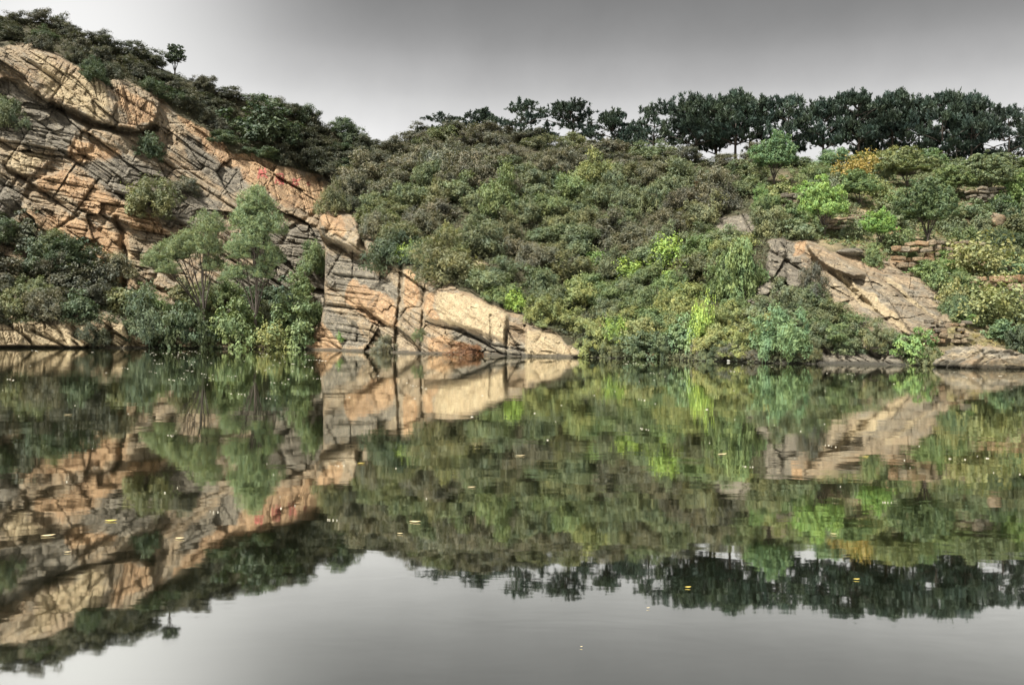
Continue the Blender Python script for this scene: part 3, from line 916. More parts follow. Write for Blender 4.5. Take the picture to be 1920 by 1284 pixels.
# ------------------------------------------------------------------ undergrowth: low growth between the shrubs, nobody could count it
def undergrowth(name, sh, poly, n, seed, cols, size=(0.35, 0.8), allow_rock=0.5, label='', L=0.28, W=0.085, nl=26):
    r = np.random.default_rng(seed)
    xs = [p[0] for p in poly]; ys = [p[1] for p in poly]
    px = r.uniform(min(xs), max(xs), n * 3); py = r.uniform(min(ys), max(ys), n * 3)
    ok = inpoly(poly, px, py) & (samp(sh.rock, px, py) < allow_rock) & (py > sh.rows_at(px)[0][-1])
    px, py = px[ok][:n], py[ok][:n]
    D = sh.depth(px, py)
    C = world(px, py, D)
    cr = r.uniform(*size, len(C))
    d = unit(r.normal(size=(len(C), nl, 3))); d[..., 2] = np.abs(d[..., 2])
    p = C[:, None] + d * cr[:, None, None] * (r.random((len(C), nl, 1)) ** 0.5) * np.array([1, 1, 0.75])
    nr_ = unit(d * 0.6 + np.array([0, -0.15, 0.6]) + r.normal(size=d.shape) * 0.45)
    V, Fq = leaf_quads(p.reshape(-1, 3), nr_.reshape(-1, 3), L, W, r)
    va = np.repeat(np.clip(np.repeat(r.random(len(C)), nl) * 0.6 + 0.4 * r.random(len(C) * nl), 0, 1), 4)
    o = link(name, new_mesh(name, V, Fq, [M_LEAF], {'var': va}))
    o.color = (*cols, 1)
    o['kind'] = 'stuff'; tag(o, label, 'undergrowth')
    return o


undergrowth('undergrowth', B, [(640, 352), (690, 284), (740, 260), (800, 246), (860, 240), (960, 248), (1080, 266), (1200, 281), (1320, 287), (1440, 290), (1430, 400), (1560, 600), (1620, 650), (1740, 688),
                               (1300, 676), (1100, 670), (1085, 640), (1000, 604), (900, 550), (800, 515), (700, 470), (664, 400)], 5200, 21, (0.085, 0.090, 0.058),
            label='low olive growth filling the gaps between shrubs on the slope', size=(0.25, 0.75), L=0.21, W=0.062, nl=30)
undergrowth('undergrowth', A, [(-310, -30), (0, 30), (100, 40), (200, 72), (330, 114), (400, 152), (480, 186), (600, 222), (700, 262), (800, 305), (760, 360), (650, 352), (600, 332), (480, 292), (430, 284),
                               (345, 222), (300, 186), (205, 150), (120, 110), (60, 90), (-310, 60)], 2200, 22, (0.060, 0.058, 0.036), allow_rock=0.9,
            label='low dark growth between shrubs along the crest of the left cliff')
undergrowth('undergrowth', A, [(-310, 480), (60, 490), (215, 510), (250, 560), (420, 590), (590, 590), (585, 652), (290, 652), (240, 610), (-310, 606)], 1100, 23, (0.068, 0.075, 0.045), allow_rock=1.1,
            label='low green growth on the bench at the foot of the left cliff')
undergrowth('undergrowth', B, [(1430, 300), (1920, 300), (2140, 304), (2140, 650), (1790, 610), (1700, 486), (1500, 448), (1440, 400)], 3200, 24, (0.115, 0.135, 0.07),
            label='low green growth over the terraces on the right', size=(0.25, 0.6))
undergrowth('dry_grass', B, [(1440, 380), (1920, 360), (2140, 360), (2140, 650), (1760, 690), (1700, 640), (1800, 600), (1690, 486), (1500, 448)], 900, 25, (0.25, 0.21, 0.11),
            label='straw-coloured dry grass on the terraces and above the slabs', size=(0.15, 0.4), L=0.30, W=0.03, nl=24)

# ------------------------------------------------------------------ trees
def tree(name, cat, label, px, py, w, h, sh, col, seed, crown_kw, lean=0.0, crown_base=0.35, parts_scale=None, offs=None, trunk_r=0.02, lobes=None):
    """tapered trunk with limbs into a crown; w, h as seen in the photo"""
    p, D = sh.at(px, py)
    W = w * D / F; Hh = h * D / F
    root = bpy.data.objects.new(name, None); COL.objects.link(root)
    root.location = (p[0], p[1], p[2] - 0.15)
    root.empty_display_size = 0.3
    tag(root, label, cat)
    r = np.random.default_rng(seed)
    lobes = lobes or [(0.0, 0.0, 0.68, 0.5, 0.34)]
    VV, FF, AA, nv = [], [], [], 0
    limbs = []
    top = np.array([lean * W * 0.12, 0, 0.78 * Hh])
    stem_path = curve((0, 0, -0.2), top, (lean * W * 0.10, 0, 0), 10, r)
    limbs.append((stem_path, np.linspace(1.0, 0.25, 10) * trunk_r * Hh))
    for k, (lx, ly, lz, lr, lh) in enumerate(lobes):
        kw = dict(nl=10, ncl=8, nleaf=26, L=0.17, W=0.05)
        kw.update(crown_kw)
        V, Fq, a = lobed(seed + k * 13, low=-0.6, **kw)
        V = V - np.array([0, 0, 0.15])
        c = np.array([lx * W, ly * W, lz * Hh])
        V = V * np.array([lr * W, lr * W, lh * Hh]) + c
        VV.append(V); FF.append(Fq + nv); AA.append(a); nv += len(V)
        tip = c + np.array([0, 0, 0.35 * lh * Hh])
        k0 = int(np.clip((max(lz - 0.30 - 0.5 * abs(lx), crown_base * 0.8)) / 0.78 * 9, 2, 8))
        path = curve(stem_path[k0], tip, (0, 0, 0.02 * Hh), 6, r)
        limbs.append((path, np.linspace(0.55, 0.12, 6) * trunk_r * Hh))
        for q in range(5):
            an = r.uniform(0, 6.28)
            e = c + np.array([math.cos(an) * lr * W * 0.7, math.sin(an) * lr * W * 0.7, r.uniform(-.3, .5) * lh * Hh])
            limbs.append((curve(path[2 + q % 3], e, (0, 0, 0.04 * Hh), 5, r), np.linspace(0.2, 0.05, 5) * trunk_r * Hh))
    V, Fq = tubes(limbs)
    link('trunk', new_mesh('trunk', V, Fq, [M_BARK], smooth=True), root)
    cr = link('crown', new_mesh('crown', np.concatenate(VV), np.concatenate(FF), [M_LEAF], {'var': np.concatenate(AA)}), root)
    cr.color = colour(col, 0.05)
    return root


WILLOW = (0.165, 0.205, 0.122)
WK = dict(nl=14, ncl=11, nleaf=34, L=0.17, W=0.036, droop=0.9, flat=1.0, up=0.0, lobe_r=0.46, clump_r=0.2, pz=1.15)
tree('willow_tree', 'tree', 'tall grey-green willow with a towering crown in the bay before the left cliff', 478, 640, 136, 286, A, WILLOW, 301, WK, 0.1, 0.22, trunk_r=0.013,
     lobes=[(0.02, 0, 0.90, 0.24, 0.11), (-0.12, 0.05, 0.77, 0.27, 0.12), (0.17, -0.05, 0.75, 0.24, 0.12), (-0.20, 0, 0.58, 0.24, 0.11), (0.20, 0.1, 0.55, 0.22, 0.10), (0.0, -0.12, 0.66, 0.29, 0.13), (-0.05, 0.1, 0.84, 0.26, 0.11),
            (-0.28, 0, 0.44, 0.18, 0.08), (0.08, 0, 0.45, 0.18, 0.08)])
tree('willow_tree', 'tree', 'shorter willow with forked leaning limbs left of the tall willow', 386, 625, 165, 228, A, WILLOW, 302, WK, -0.25, 0.22, trunk_r=0.014,
     lobes=[(0.02, 0, 0.88, 0.18, 0.12), (-0.34, 0.05, 0.66, 0.20, 0.12), (-0.54, -0.05, 0.58, 0.18, 0.11), (0.04, 0, 0.70, 0.15, 0.13), (-0.10, 0, 0.76, 0.16, 0.11), (-0.40, -0.1, 0.52, 0.16, 0.08), (-0.44, 0.08, 0.66, 0.18, 0.11), (0.06, 0.05, 0.56, 0.14, 0.10), (-0.24, 0, 0.72, 0.16, 0.10)])
tree('lone_tree', 'tree', 'lone little tree standing up from the skyline of the left cliff', 328, 124, 44, 58, A, (0.05, 0.068, 0.045), 303,
     dict(nl=9, ncl=7, nleaf=20, L=0.24, W=0.11, flat=1.0, up=0.2), 0, 0.2, trunk_r=0.03, lobes=[(0, 0, 0.56, 0.42, 0.34), (0.12, 0, 0.80, 0.28, 0.2), (-0.14, 0, 0.84, 0.25, 0.2), (0.24, 0, 0.56, 0.26, 0.2), (-0.2, 0, 0.5, 0.26, 0.2)])
TREES_R = [
    (1452, 348, 96, 92, (0.10, 0.165, 0.085), 311, 'broad-crowned terrace tree with a bent dark stem, left of the yellow-leaved shrub', -0.15),
    (1546, 446, 92, 104, (0.17, 0.26, 0.085), 312, 'slender light green young tree on the middle terrace', 0.0),
    (1738, 462, 120, 120, (0.075, 0.105, 0.055), 313, 'dark many-stemmed tree right above the tan stone wall', 0.1),
    (1700, 352, 120, 72, (0.125, 0.145, 0.075), 314, 'olive tree on the top terrace, directly below the pines', 0.0),
    (1850, 380, 130, 84, (0.11, 0.135, 0.075), 315, 'wide grey-green tree on the upper terrace near the right edge', 0.0),
    (1610, 388, 80, 66, (0.105, 0.145, 0.07), 316, 'small green tree below the yellow-leaved shrub', 0.1),
    (1650, 462, 70, 66, (0.14, 0.22, 0.07), 317, 'fresh green young tree between the light green young tree and the dark many-stemmed tree', 0.0),
    (1516, 392, 60, 50, (0.16, 0.25, 0.075), 318, 'small light green tree beside the little grey stone wall', 0.0),
    (1790, 372, 90, 60, (0.12, 0.15, 0.07), 319, 'low grey-green tree between the olive tree and the wide tree', 0.0),
]
for px, py, w, h, c, sd, lab, ln in TREES_R:
    tree('small_tree', 'tree', lab, px, py, w * 0.86, h * 1.06, B, c, sd, dict(nl=12, ncl=9, nleaf=26, L=0.17, W=0.075, flat=1.0, up=0.12, pz=0.9), ln, 0.2, trunk_r=0.02,
         lobes=[(0, 0, 0.76, 0.32, 0.28), (-0.26, 0.05, 0.58, 0.30, 0.30), (0.27, -0.05, 0.55, 0.30, 0.30), (0.05, -0.18, 0.48, 0.30, 0.26), (-0.1, 0.15, 0.5, 0.3, 0.25)])

# pines on the ridge
def pine_parts(seed, spread, tiers, tall):
    zlow = 0.30 if tall <= 1 else 0.40
    r = np.random.default_rng(seed)
    limbs = [(curve((0, 0, -0.06), (r.uniform(-.05, .05), 0, 0.94), (r.uniform(-.05, .05), r.uniform(-.04, .04), 0), 8, None), np.linspace(0.030, 0.006, 8))]
    tuft_p, tuft_n, tv = [], [], []
    for t in range(tiers):
        z = zlow + (0.93 - zlow) * t / (tiers - 1) + r.uniform(-.03, .03)
        Rz = spread * (0.62 + 0.55 * math.sin(math.pi * min(1, 0.30 + 0.66 * t / (tiers - 1)))) * (1.0 if t < tiers - 1 else 0.55)
        nb = int(3 + 2.6 * r.random())
        a0 = r.uniform(0, 6.28)
        for b in range(nb):
            an = a0 + 6.283 * b / nb + r.uniform(-.3, .3)
            ln = Rz * r.uniform(0.45, 1.3)
            e = np.array([math.cos(an) * ln, math.sin(an) * ln, z + r.uniform(-.02, .04)])
            s = np.array([0, 0, z - 0.10])
            limbs.append((curve(s, e, (0, 0, 0.02), 4, None), np.linspace(0.010, 0.003, 4)))
            for f in ((0.55, 0.95) if r.random() < 0.45 else (0.92,)):
                c = s + (e - s) * f + np.array([0, 0, 0.015])
                pr = 0.135 * r.uniform(0.6, 1.25)
                n = int(20 * (pr / 0.13) ** 2) + 5
                q = r.normal(size=(n, 3)) * np.array([pr * 0.6, pr * 0.6, pr * 0.10])
                tuft_p.append(c + q)
                up = np.array([0, 0, 1.0]) + q * 5 * np.array([1, 1, 0.3])
                tuft_n.append(unit(up)); tv.append(np.full(n, r.random()))
    # bottlebrush shoots standing on the outer and upper pads
    ends = np.array([l[0][-1] for l in limbs[1:]])
    for e in ends:
        if e[2] < 0.55 and r.random() < 0.6:
            continue
        for _ in range(2 + int(r.random() * 2 * tall)):
            b0 = e + r.normal(size=3) * np.array([0.07, 0.07, 0.012])
            hh = r.uniform(0.05, 0.12)
            n = 7
            tuft_p.append(b0 + np.linspace(0, 1, n)[:, None] * np.array([r.uniform(-.02, .02), r.uniform(-.02, .02), hh]))
            tuft_n.append(unit(np.array([0, 0, 0.9]) + r.normal(size=(n, 3)) * .55)); tv.append(np.full(n, r.random()))
    # leader tufts that stick up at the top
    for _ in range(int(7 * tall)):
        c = np.array([r.normal() * spread * 0.28, r.normal() * spread * 0.28, 0.92 + r.uniform(-.06, .09)])
        n = 8
        tuft_p.append(c + r.normal(size=(n, 3)) * np.array([.025, .025, .035])); tuft_n.append(unit(np.array([0, 0, 1.0]) + r.normal(size=(n, 3)) * .3)); tv.append(np.full(n, r.random()))
    P = np.concatenate(tuft_p); Nn = np.concatenate(tuft_n); TV = np.concatenate(tv)
    nn = 9
    d = unit(Nn[:, None] + r.normal(size=(len(P), nn, 3)) * 0.45)
    L = 0.052 * (0.7 + 0.6 * r.random((len(P), nn, 1)))
    s = unit(np.cross(d, r.normal(size=d.shape))) * 0.0085
    base = P[:, None] + d * 0.004
    tip = base + d * L
    V = np.stack([base - s, base + s, tip + s * 0.5, tip - s * 0.5], 2).reshape(-1, 3)
    Fq = np.arange(len(V)).reshape(-1, 4)
    crown = new_mesh('pine_crown', V, Fq, [M_NEEDLE], {'var': np.repeat(TV, nn * 4)})
    tv_, tf = tubes(limbs)
    return new_mesh('pine_trunk', tv_, tf, [M_BARK], smooth=True), crown


PINES = [pine_parts(400 + i, (0.46, 0.40, 0.52, 0.36, 0.48, 0.42, 0.55, 0.34)[i], (5, 6, 5, 6, 5, 6, 5, 6)[i], (1, 1.6, 0.6, 2, 1, 1.4, 0.8, 2)[i]) for i in range(8)]


def ridge(sh, px):
    P, Q = sh.rows_at(np.array([float(px)]))
    return P[-1][0], sh.depth(np.array([float(px)]), P[-1])[0]


def pine(px, top, w, back, v, label):
    py, D = ridge(B, px)
    q = world(np.array([px]), np.array([py]), np.array([D]))[0]
    d = q.copy(); d[2] = 0; d /= np.linalg.norm(d)
    dz = np.interp(back, [0, 3, 8, 16], [0, -0.1, -0.8, -2.2])
    q = q + d * back; q[2] += dz - 0.1
    D2 = q[1]
    zt = world(np.array([px]), np.array([top]), np.array([D2]))[0][2]
    hgt = zt - q[2]
    tm, cm = PINES[v]
    root = bpy.data.objects.new('pine_tree', None); COL.objects.link(root)
    root.location = q; root.rotation_euler = (0, 0, random.uniform(0, 6.28))
    sp = (0.46, 0.40, 0.52, 0.36, 0.48, 0.42, 0.55, 0.34)[v]
    sxy = (w * 0.52 * D2 / F) / (sp * 1.05)
    root.scale = (sxy, sxy, hgt / 1.14)
    tag(root, label, 'pine tree', 'dark pines along the ridge')
    link('trunk', tm, root)
    c = link('crown', cm, root); c.color = colour((0.034, 0.050, 0.042), 0.12)
    return root


for a in [
    (838, 210, 84, 2, 2, 'flat little pine at the left end of the ridge row'),
    (905, 203, 62, 5, 5, 'small pine second from the left end of the ridge row'),
    (982, 186, 100, 3, 6, 'wide pine third from the left end, above the rounded hilltop'),
    (1070, 182, 108, 3, 0, 'spreading pine with bare stems showing, just right of the hilltop'),
    (1148, 202, 84, 4, 4, 'low pine left of the first wide sky gap in the row'),
    (1228, 184, 96, 3, 2, 'pine with a branch reaching left over the first wide sky gap'),
    (1302, 166, 92, 3, 1, 'tall pine with twin tufted tops right of the reaching branch'),
    (1340, 176, 70, 6, 3, 'narrow pine hemmed in left of the tallest middle pine'),
    (1380, 157, 92, 3, 1, 'tallest pine of the middle clump, with a pointed top'),
    (1430, 176, 84, 4, 0, 'round-topped pine right of the tallest middle pine'),
    (1478, 169, 84, 3, 4, 'dense pine at the right end of the middle clump'),
    (1546, 181, 72, 3, 3, 'narrow separate pine between two sky notches'),
    (1606, 156, 92, 3, 1, 'tallest pine of the right clump, with ragged left side'),
    (1640, 184, 74, 7, 5, 'shorter pine just right of the ragged tallest one'),
    (1676, 160, 78, 3, 7, 'pine with a single tuft peak in the right clump'),
    (1722, 172, 90, 4, 0, 'broad pine above the olive terrace tree'),
    (1768, 162, 92, 3, 4, 'cone-topped pine in the right clump'),
    (1824, 164, 64, 3, 7, 'slim pine with a bottlebrush top near the right edge'),
    (1884, 192, 104, 3, 6, 'wide low pine last but one at the right edge'),
    (1944, 190, 100, 4, 2, 'wide low pine cut by the right edge of the view'),
    (1796, 186, 90, 8, 4, 'shaded pine behind the cone-topped one'),
    (1846, 204, 84, 8, 0, 'short shaded pine between the slim bottlebrush pine and the wide low one'),
    (1190, 224, 80, 7, 2, 'low shaded pine beneath the first wide sky gap'),
]:
    pine(*a)

# ------------------------------------------------------------------ stones: boulders, walls, rubble
def stone_mesh(seed, sub=3, rough=0.12, cuts=9):
    import bmesh
    r = np.random.default_rng(seed)
    bm = bmesh.new(); bmesh.ops.create_icosphere(bm, subdivisions=sub, radius=1.0)
    V = np.array([v.co[:] for v in bm.verts])
    for _ in range(cuts):
        n = unit(r.normal(size=3)); h = r.uniform(0.55, 0.85)
        dd = V @ n - h
        V = V - np.where(dd > 0, dd, 0)[:, None] * n * 0.92
    V = V * (1 + rough * fbm(V[:, 0] * 2 + seed, V[:, 1] * 2 + V[:, 2] * 1.7, 61, 4))[:, None]
    Fc = np.array([[v.index for v in f.verts] for f in bm.faces]); bm.free()
    return V, Fc


def stone_attrs(n, grey=0.3, orange=0.2, pale=0.2):
    return {'grey': np.full(n, grey), 'orange': np.full(n, orange), 'pale': np.full(n, pale), 'rock': np.ones(n), 'dry': np.zeros(n)}


def boulder(name, label, px, py, w, h, sh, seed, D=None, depth=0.8, grey=.3, orange=.2, pale=.2, rot=0.3, cat='boulder', sub=4, mat_=None):
    """px, py: centre of the foot"""
    if D is None:
        p, D = sh.at(px, py)
    else:
        p = world(np.array([float(px)]), np.array([float(py)]), np.array([float(D)]))[0]
    W = w * D / F; Hh = h * D / F
    V, Fc = stone_mesh(seed, sub)
    V = V * np.array([W * 0.56, W * 0.56 * depth, Hh * 0.62])
    c, s = math.cos(rot * 0.3), math.sin(rot * 0.3)
    V = V @ np.array([[c, -s, 0], [s, c, 0], [0, 0, 1]]).T
    V[:, 2] += Hh * 0.42
    o = link(name, new_mesh(name, V, Fc, [mat_ or M_STONE], stone_attrs(len(V), grey, orange, pale)), None, p)
    return tag(o, label, cat)


boulder('boulder', 'small orange boulder peeping from the brush on the upper slope', 1306, 356, 24, 20, B, 501, orange=.9, pale=.2)
boulder('boulder', 'rounded tan boulder on the terrace above the yellow-green bush', 1866, 424, 34, 26, B, 502, orange=.5, grey=.2)
boulder('boulder', 'brown boulder at the right edge above the lower stone wall', 1888, 524, 36, 34, B, 503, orange=.3, grey=.6, pale=0)
boulder('boulder', 'orange-tan boulder at the left of the dark many-stemmed tree', 1676, 448, 22, 24, B, 504, orange=.8)
boulder('boulder', 'flat grey stone jutting over the top of the slabs', 1592, 478, 46, 14, B, 505, grey=.9, orange=0, pale=0)


def shore_boulder():
    """pale whaleback boulder standing in the water at the right; the water's depth there gives its distance"""
    D = float(water_depth(np.array([1800.0]), np.array([691.0]))[0]) + 1.9
    p = world(np.array([1850.0]), np.array([690.0]), np.array([D]))[0]; p[2] = 0
    V, Fc = stone_mesh(907, 6, 0.0, 16)
    X, Y, Z = V.T
    u, v = X * 3.2 - Y * 1.2, Z * 1.6 + Y * 1.4
    rel = facets(u * 1.0 + v * .5, v * 1.0 - u * .45, 0.8, 2.2, 0.55, 0.5, 0.10, 0.06, 71) + bedded(u * .9 + v * .45, v - u * .45, 0.55, 1.8, 0.35, 0.12, 0.05, 91) + 0.5 * fbm(u * 2, v * 2, 73, 4)
    V = V * (1 + 0.30 * rel)[:, None]
    Wd = 196 * D / F; Hh = 54 * D / F
    V = V * np.array([Wd * 0.56, 1.9, Hh * 0.95])
    V[:, 2] = np.where(V[:, 2] > 0, V[:, 2] * (1 - 0.18 * np.abs(V[:, 0] + 0.4)), V[:, 2])
    g = np.clip(0.62 + 1.6 * fbm(u, v * 2.0, 71) - 0.25 * X, 0, 1)
    at = {'grey': g, 'orange': np.clip(0.1 + 1.4 * fbm(u, v, 75), 0, 1), 'pale': np.clip(0.15 + 0.5 * Z + 1.2 * fbm(u, v * 2, 77), 0, 1), 'rock': np.ones(len(V)), 'dry': np.zeros(len(V))}
    o = link('shore_boulder', new_mesh('shore_boulder', V, Fc, [M_STONE], at), None, p)
    tag(o, 'long pale boulder in the water at the right edge of the shore', 'boulder')


shore_boulder()


SH = [(1196, 673, 22, 7), (1228, 674, 34, 8), (1256, 675, 18, 6)]
for i_, (x_, y_, w_, h_) in enumerate(SH):
    D_ = float(water_depth(np.array([float(x_)]), np.array([float(y_)]))[0])
    boulder('shore_stone', ['left', 'middle', 'right'][i_] + ' one of three low orange stones at the waterline under the dense dark green bush',
            x_, y_, w_, h_, B, 520 + i_, D=D_ + 0.5, depth=0.7, grey=0.1, orange=0.8, pale=0.2, cat='stone')['group'] = 'low orange stones at the waterline'


def stone_wall(name, label, x0, x1, ytop, ybot, sh, seed, sw=(12, 26), shh=(7, 12), grey=.2, orange=.55, cat='stone wall', loose=0.0):
    r = np.random.default_rng(seed)
    VV, FF, nv, att = [], [], 0, {k: [] for k in ('grey', 'orange', 'pale')}
    y = ybot
    pr, D0 = sh.at((x0 + x1) / 2, ybot)
    base = world(np.array([(x0 + x1) / 2.0]), np.array([float(ybot)]), np.array([D0]))[0]
    while y > ytop:
        ch = r.uniform(*shh)
        x = x0 - r.uniform(0, 8)
        while x < x1:
            cw = r.uniform(*sw)
            if r.random() > max(loose, 0.16):
                D = float(sh.depth(np.array([x + cw / 2]), np.array([float(ybot)]))[0]) + (ybot - y) * D0 / F * 0.25 - 0.25
                c = world(np.array([x + cw / 2]), np.array([y - ch / 2 + r.uniform(-2, 2)]), np.array([D]))[0]
                V, Fc = stone_mesh(seed * 31 + len(VV), 3, 0.08, 5)
                V = np.sign(V) * np.abs(V) ** 0.42
                V = V * np.array([cw * 0.50, 10.0, ch * 0.48 * r.uniform(.72, 1.12)]) * D / F
                ta = r.uniform(-.2, .2)
                V = V @ np.array([[math.cos(ta), 0, -math.sin(ta)], [0, 1, 0], [math.sin(ta), 0, math.cos(ta)]]).T
                VV.append(V + c - base); FF.append(Fc + nv); nv += len(V)
                for k, b in (('grey', grey), ('orange', orange), ('pale', .25)):
                    att[k].append(np.full(len(V), np.clip(b + r.uniform(-.3, .3), 0, 1)))
            x += cw
        y -= ch
    V = np.concatenate(VV)
    at = {k: np.concatenate(v) for k, v in att.items()}; at['rock'] = np.ones(len(V)); at['dry'] = np.zeros(len(V))
    o = link(name, new_mesh(name, V, np.concatenate(FF), [M_STONE], at), None, base)
    return tag(o, label, cat)


stone_wall('dry_stone_wall', 'tan dry stone wall, the longest one, right above the rock slabs', 1680, 1836, 456, 502, B, 601)
stone_wall('dry_stone_wall', 'short grey layered stone wall next to the emerald upright bush', 1466, 1506, 366, 392, B, 602, (14, 26), (4, 7), .6, .2)
stone_wall('dry_stone_wall', 'pale layered stone wall below the slender light green young tree', 1540, 1650, 404, 432, B, 603, (16, 34), (4, 8), .45, .3)
stone_wall('dry_stone_wall', 'dark layered stone wall near the right edge of the upper terrace', 1818, 1886, 356, 396, B, 604, (12, 24), (5, 8), .75, .1)
stone_wall('dry_stone_wall', 'orange-tan stone wall of rounded blocks at the right edge, lowest of the walls', 1862, 1960, 530, 570, B, 605, (16, 30), (10, 16), .1, .7)
stone_wall('rubble_pile', 'scattered rubble pile below the lower end of the slabs', 1738, 1806, 604, 644, B, 606, (7, 18), (6, 11), .4, .4, 'rubble', .25)
stone_wall('rubble_pile', 'small heap of round pinkish stones left of the lowest stone wall', 1818, 1856, 526, 552, B, 607, (8, 14), (7, 10), .3, .5, 'rubble', .1)

# ------------------------------------------------------------------ red characters painted on the cliff
def painted(label, cx, cy, strokes, wpx=3.0):
    VV, FF, nv = [], [], 0
    p0, D0 = A.at(cx, cy)
    for pts in strokes:
        pts = np.array(pts, float) + np.array([cx, cy])
        seg = []
        for a, b in zip(pts[:-1], pts[1:]):
            n = max(2, int(np.hypot(*(b - a)) / 1.2))
            seg.append(a + (b - a) * np.linspace(0, 1, n)[:, None])
        q = np.concatenate(seg)
        t = np.gradient(q, axis=0); t /= np.linalg.norm(t, axis=1)[:, None] + 1e-6
        nn = np.stack([-t[:, 1], t[:, 0]], 1)
        rows = []
        for s in (-.5, -.17, .17, .5):
            e = q + nn * s * wpx
            rows.append(world(e[:, 0], e[:, 1], A.depth(e[:, 0], e[:, 1]) - 0.05))
        V = np.stack(rows, 1)
        k = len(q)
        idx = np.arange(k * 4).reshape(k, 4) + nv
        for j in range(3):
            FF.append(np.stack([idx[:-1, j], idx[1:, j], idx[1:, j + 1], idx[:-1, j + 1]], 1))
        VV.append(V.reshape(-1, 3) - p0); nv += k * 4
    o = link('painted_character', new_mesh('painted_character', np.concatenate(VV), np.concatenate(FF), [M_RED]), None, p0)
    return tag(o, label, 'painted character', 'faded red characters on the cliff')


painted('faded red painted character on the cliff, the left one, darkest red', 491, 325,
        [[(-4, -11), (-5, 2)], [(5, -11), (6, 4)], [(-8, 0), (9, -2)], [(-9, 6), (-2, 3), (-8, 10)], [(0, -4), (0, 9)], [(2, 3), (11, 9)], [(-6, -5), (8, -6)]])
painted('faded red painted character on the cliff, middle and brightest of the three', 524, 335,
        [[(-6, -8), (7, -9)], [(-5, -2), (7, -2)], [(0, -11), (0, 10)], [(-5, 3), (7, 4)], [(6, -9), (7, 9)], [(-5, -8), (-8, 10)], [(-4, 10), (4, 10)], [(1, 5), (8, 11)]])
painted('faded red painted character on the cliff, the right one, spread wide and washed out', 555, 342,
        [[(-9, -5), (5, -4)], [(-9, 4), (6, 3)], [(-4, -8), (-6, 9)], [(2, -5), (1, 8)], [(-9, 9), (-2, 5)], [(4, -3), (8, -8)]])
painted('small faint red dab on the cliff right of the three characters', 578, 343, [[(-3, 1), (3, -2)], [(-2, 4), (4, 3)]])

# ------------------------------------------------------------------ things afloat and litter on the shore
def floater(px, py, lpx, m, label, ang, name='floating_leaf', cat='leaf'):
    D = float(water_depth(np.array([float(px)]), np.array([float(py)]))[0])
    p = world(np.array([float(px)]), np.array([float(py)]), np.array([D]))[0]
    L = lpx * D / F
    n = 9
    t = np.linspace(-1, 1, n)
    wv = 0.22 * (1 - t ** 2) + 0.01
    V = []
    for a, b in zip(t, wv):
        for s in (-1, 0, 1):
            V.append((a * L / 2, s * b * L / 2 * 2.0, (0.003 + 0.05 * L * a * a * (a > 0) + (0.0 if s == 0 else 0.012 * L))))
    V = np.array(V)
    idx = np.arange(n * 3).reshape(n, 3)
    Fc = np.concatenate([np.stack([idx[:-1, j], idx[1:, j], idx[1:, j + 1], idx[:-1, j + 1]], 1) for j in (0, 1)])
    o = link(name, new_mesh(name, V, Fc, [m]), None, (p[0], p[1], 0.003))
    o.rotation_euler = (0, 0, ang)
    return tag(o, label, cat, 'leaves floating on the pond')


FL = [
    (208, 977, 32, M_YLEAF, 'bright yellow curled leaf floating under the reflection of the left cliff', .1),
    (337, 1010, 27, M_PALE, 'pale curled leaf floating right of the bright yellow leaf', -.1),
    (90, 1005, 36, M_PALE, 'long straw-coloured leaf floating near the left edge', .35),
    (127, 1036, 19, M_PALE, 'small whitish leaf floating below the long straw-coloured leaf', .2),
    (778, 979, 32, M_PALE, 'pale leaf floating on the dark reflection left of centre', -.2),
    (750, 1001, 18, M_PALE, 'small pale leaf just below the pale leaf left of centre', -.3),
    (1290, 1102, 18, M_YLEAF, 'yellow leaf floating on the dark reflected pines, left one of two', .1),
    (1606, 1087, 18, M_YLEAF, 'yellow leaf floating on the dark reflected pines, right one of two', 0),
    (1354, 852, 28, M_PALE, 'straw-coloured leaf floating left of the reflected slabs', .3),
    (1623, 857, 18, M_YLEAF, 'yellow leaf floating on the reflected slabs', 0),
    (1563, 1002, 18, M_PALE, 'whitish twig-like leaf floating in the right half of the green reflection', -.3),
    (677, 869, 20, M_YLEAF, 'thin yellow leaf floating on the reflection of the rock spur', 0),
    (128, 778, 22, M_PALE, 'pale leaf floating far off near the left rock ledge', .1),
    (884, 914, 22, M_PALE, 'thin pale leaf floating in the middle of the pond', 0),
    (975, 855, 26, M_PALE, 'whitish streak of a leaf floating far off, right of the middle', .1),
    (1215, 1141, 10, M_PALE, 'tiny dull leaf floating on the grey sky reflection', .3),
    (1090, 1214, 8, M_PALE, 'tiny whitish leaf nearest the viewer on the grey sky reflection', .5),
]
for a in FL:
    floater(a[0], a[1], a[2] * 0.7, a[3], a[4], a[5])

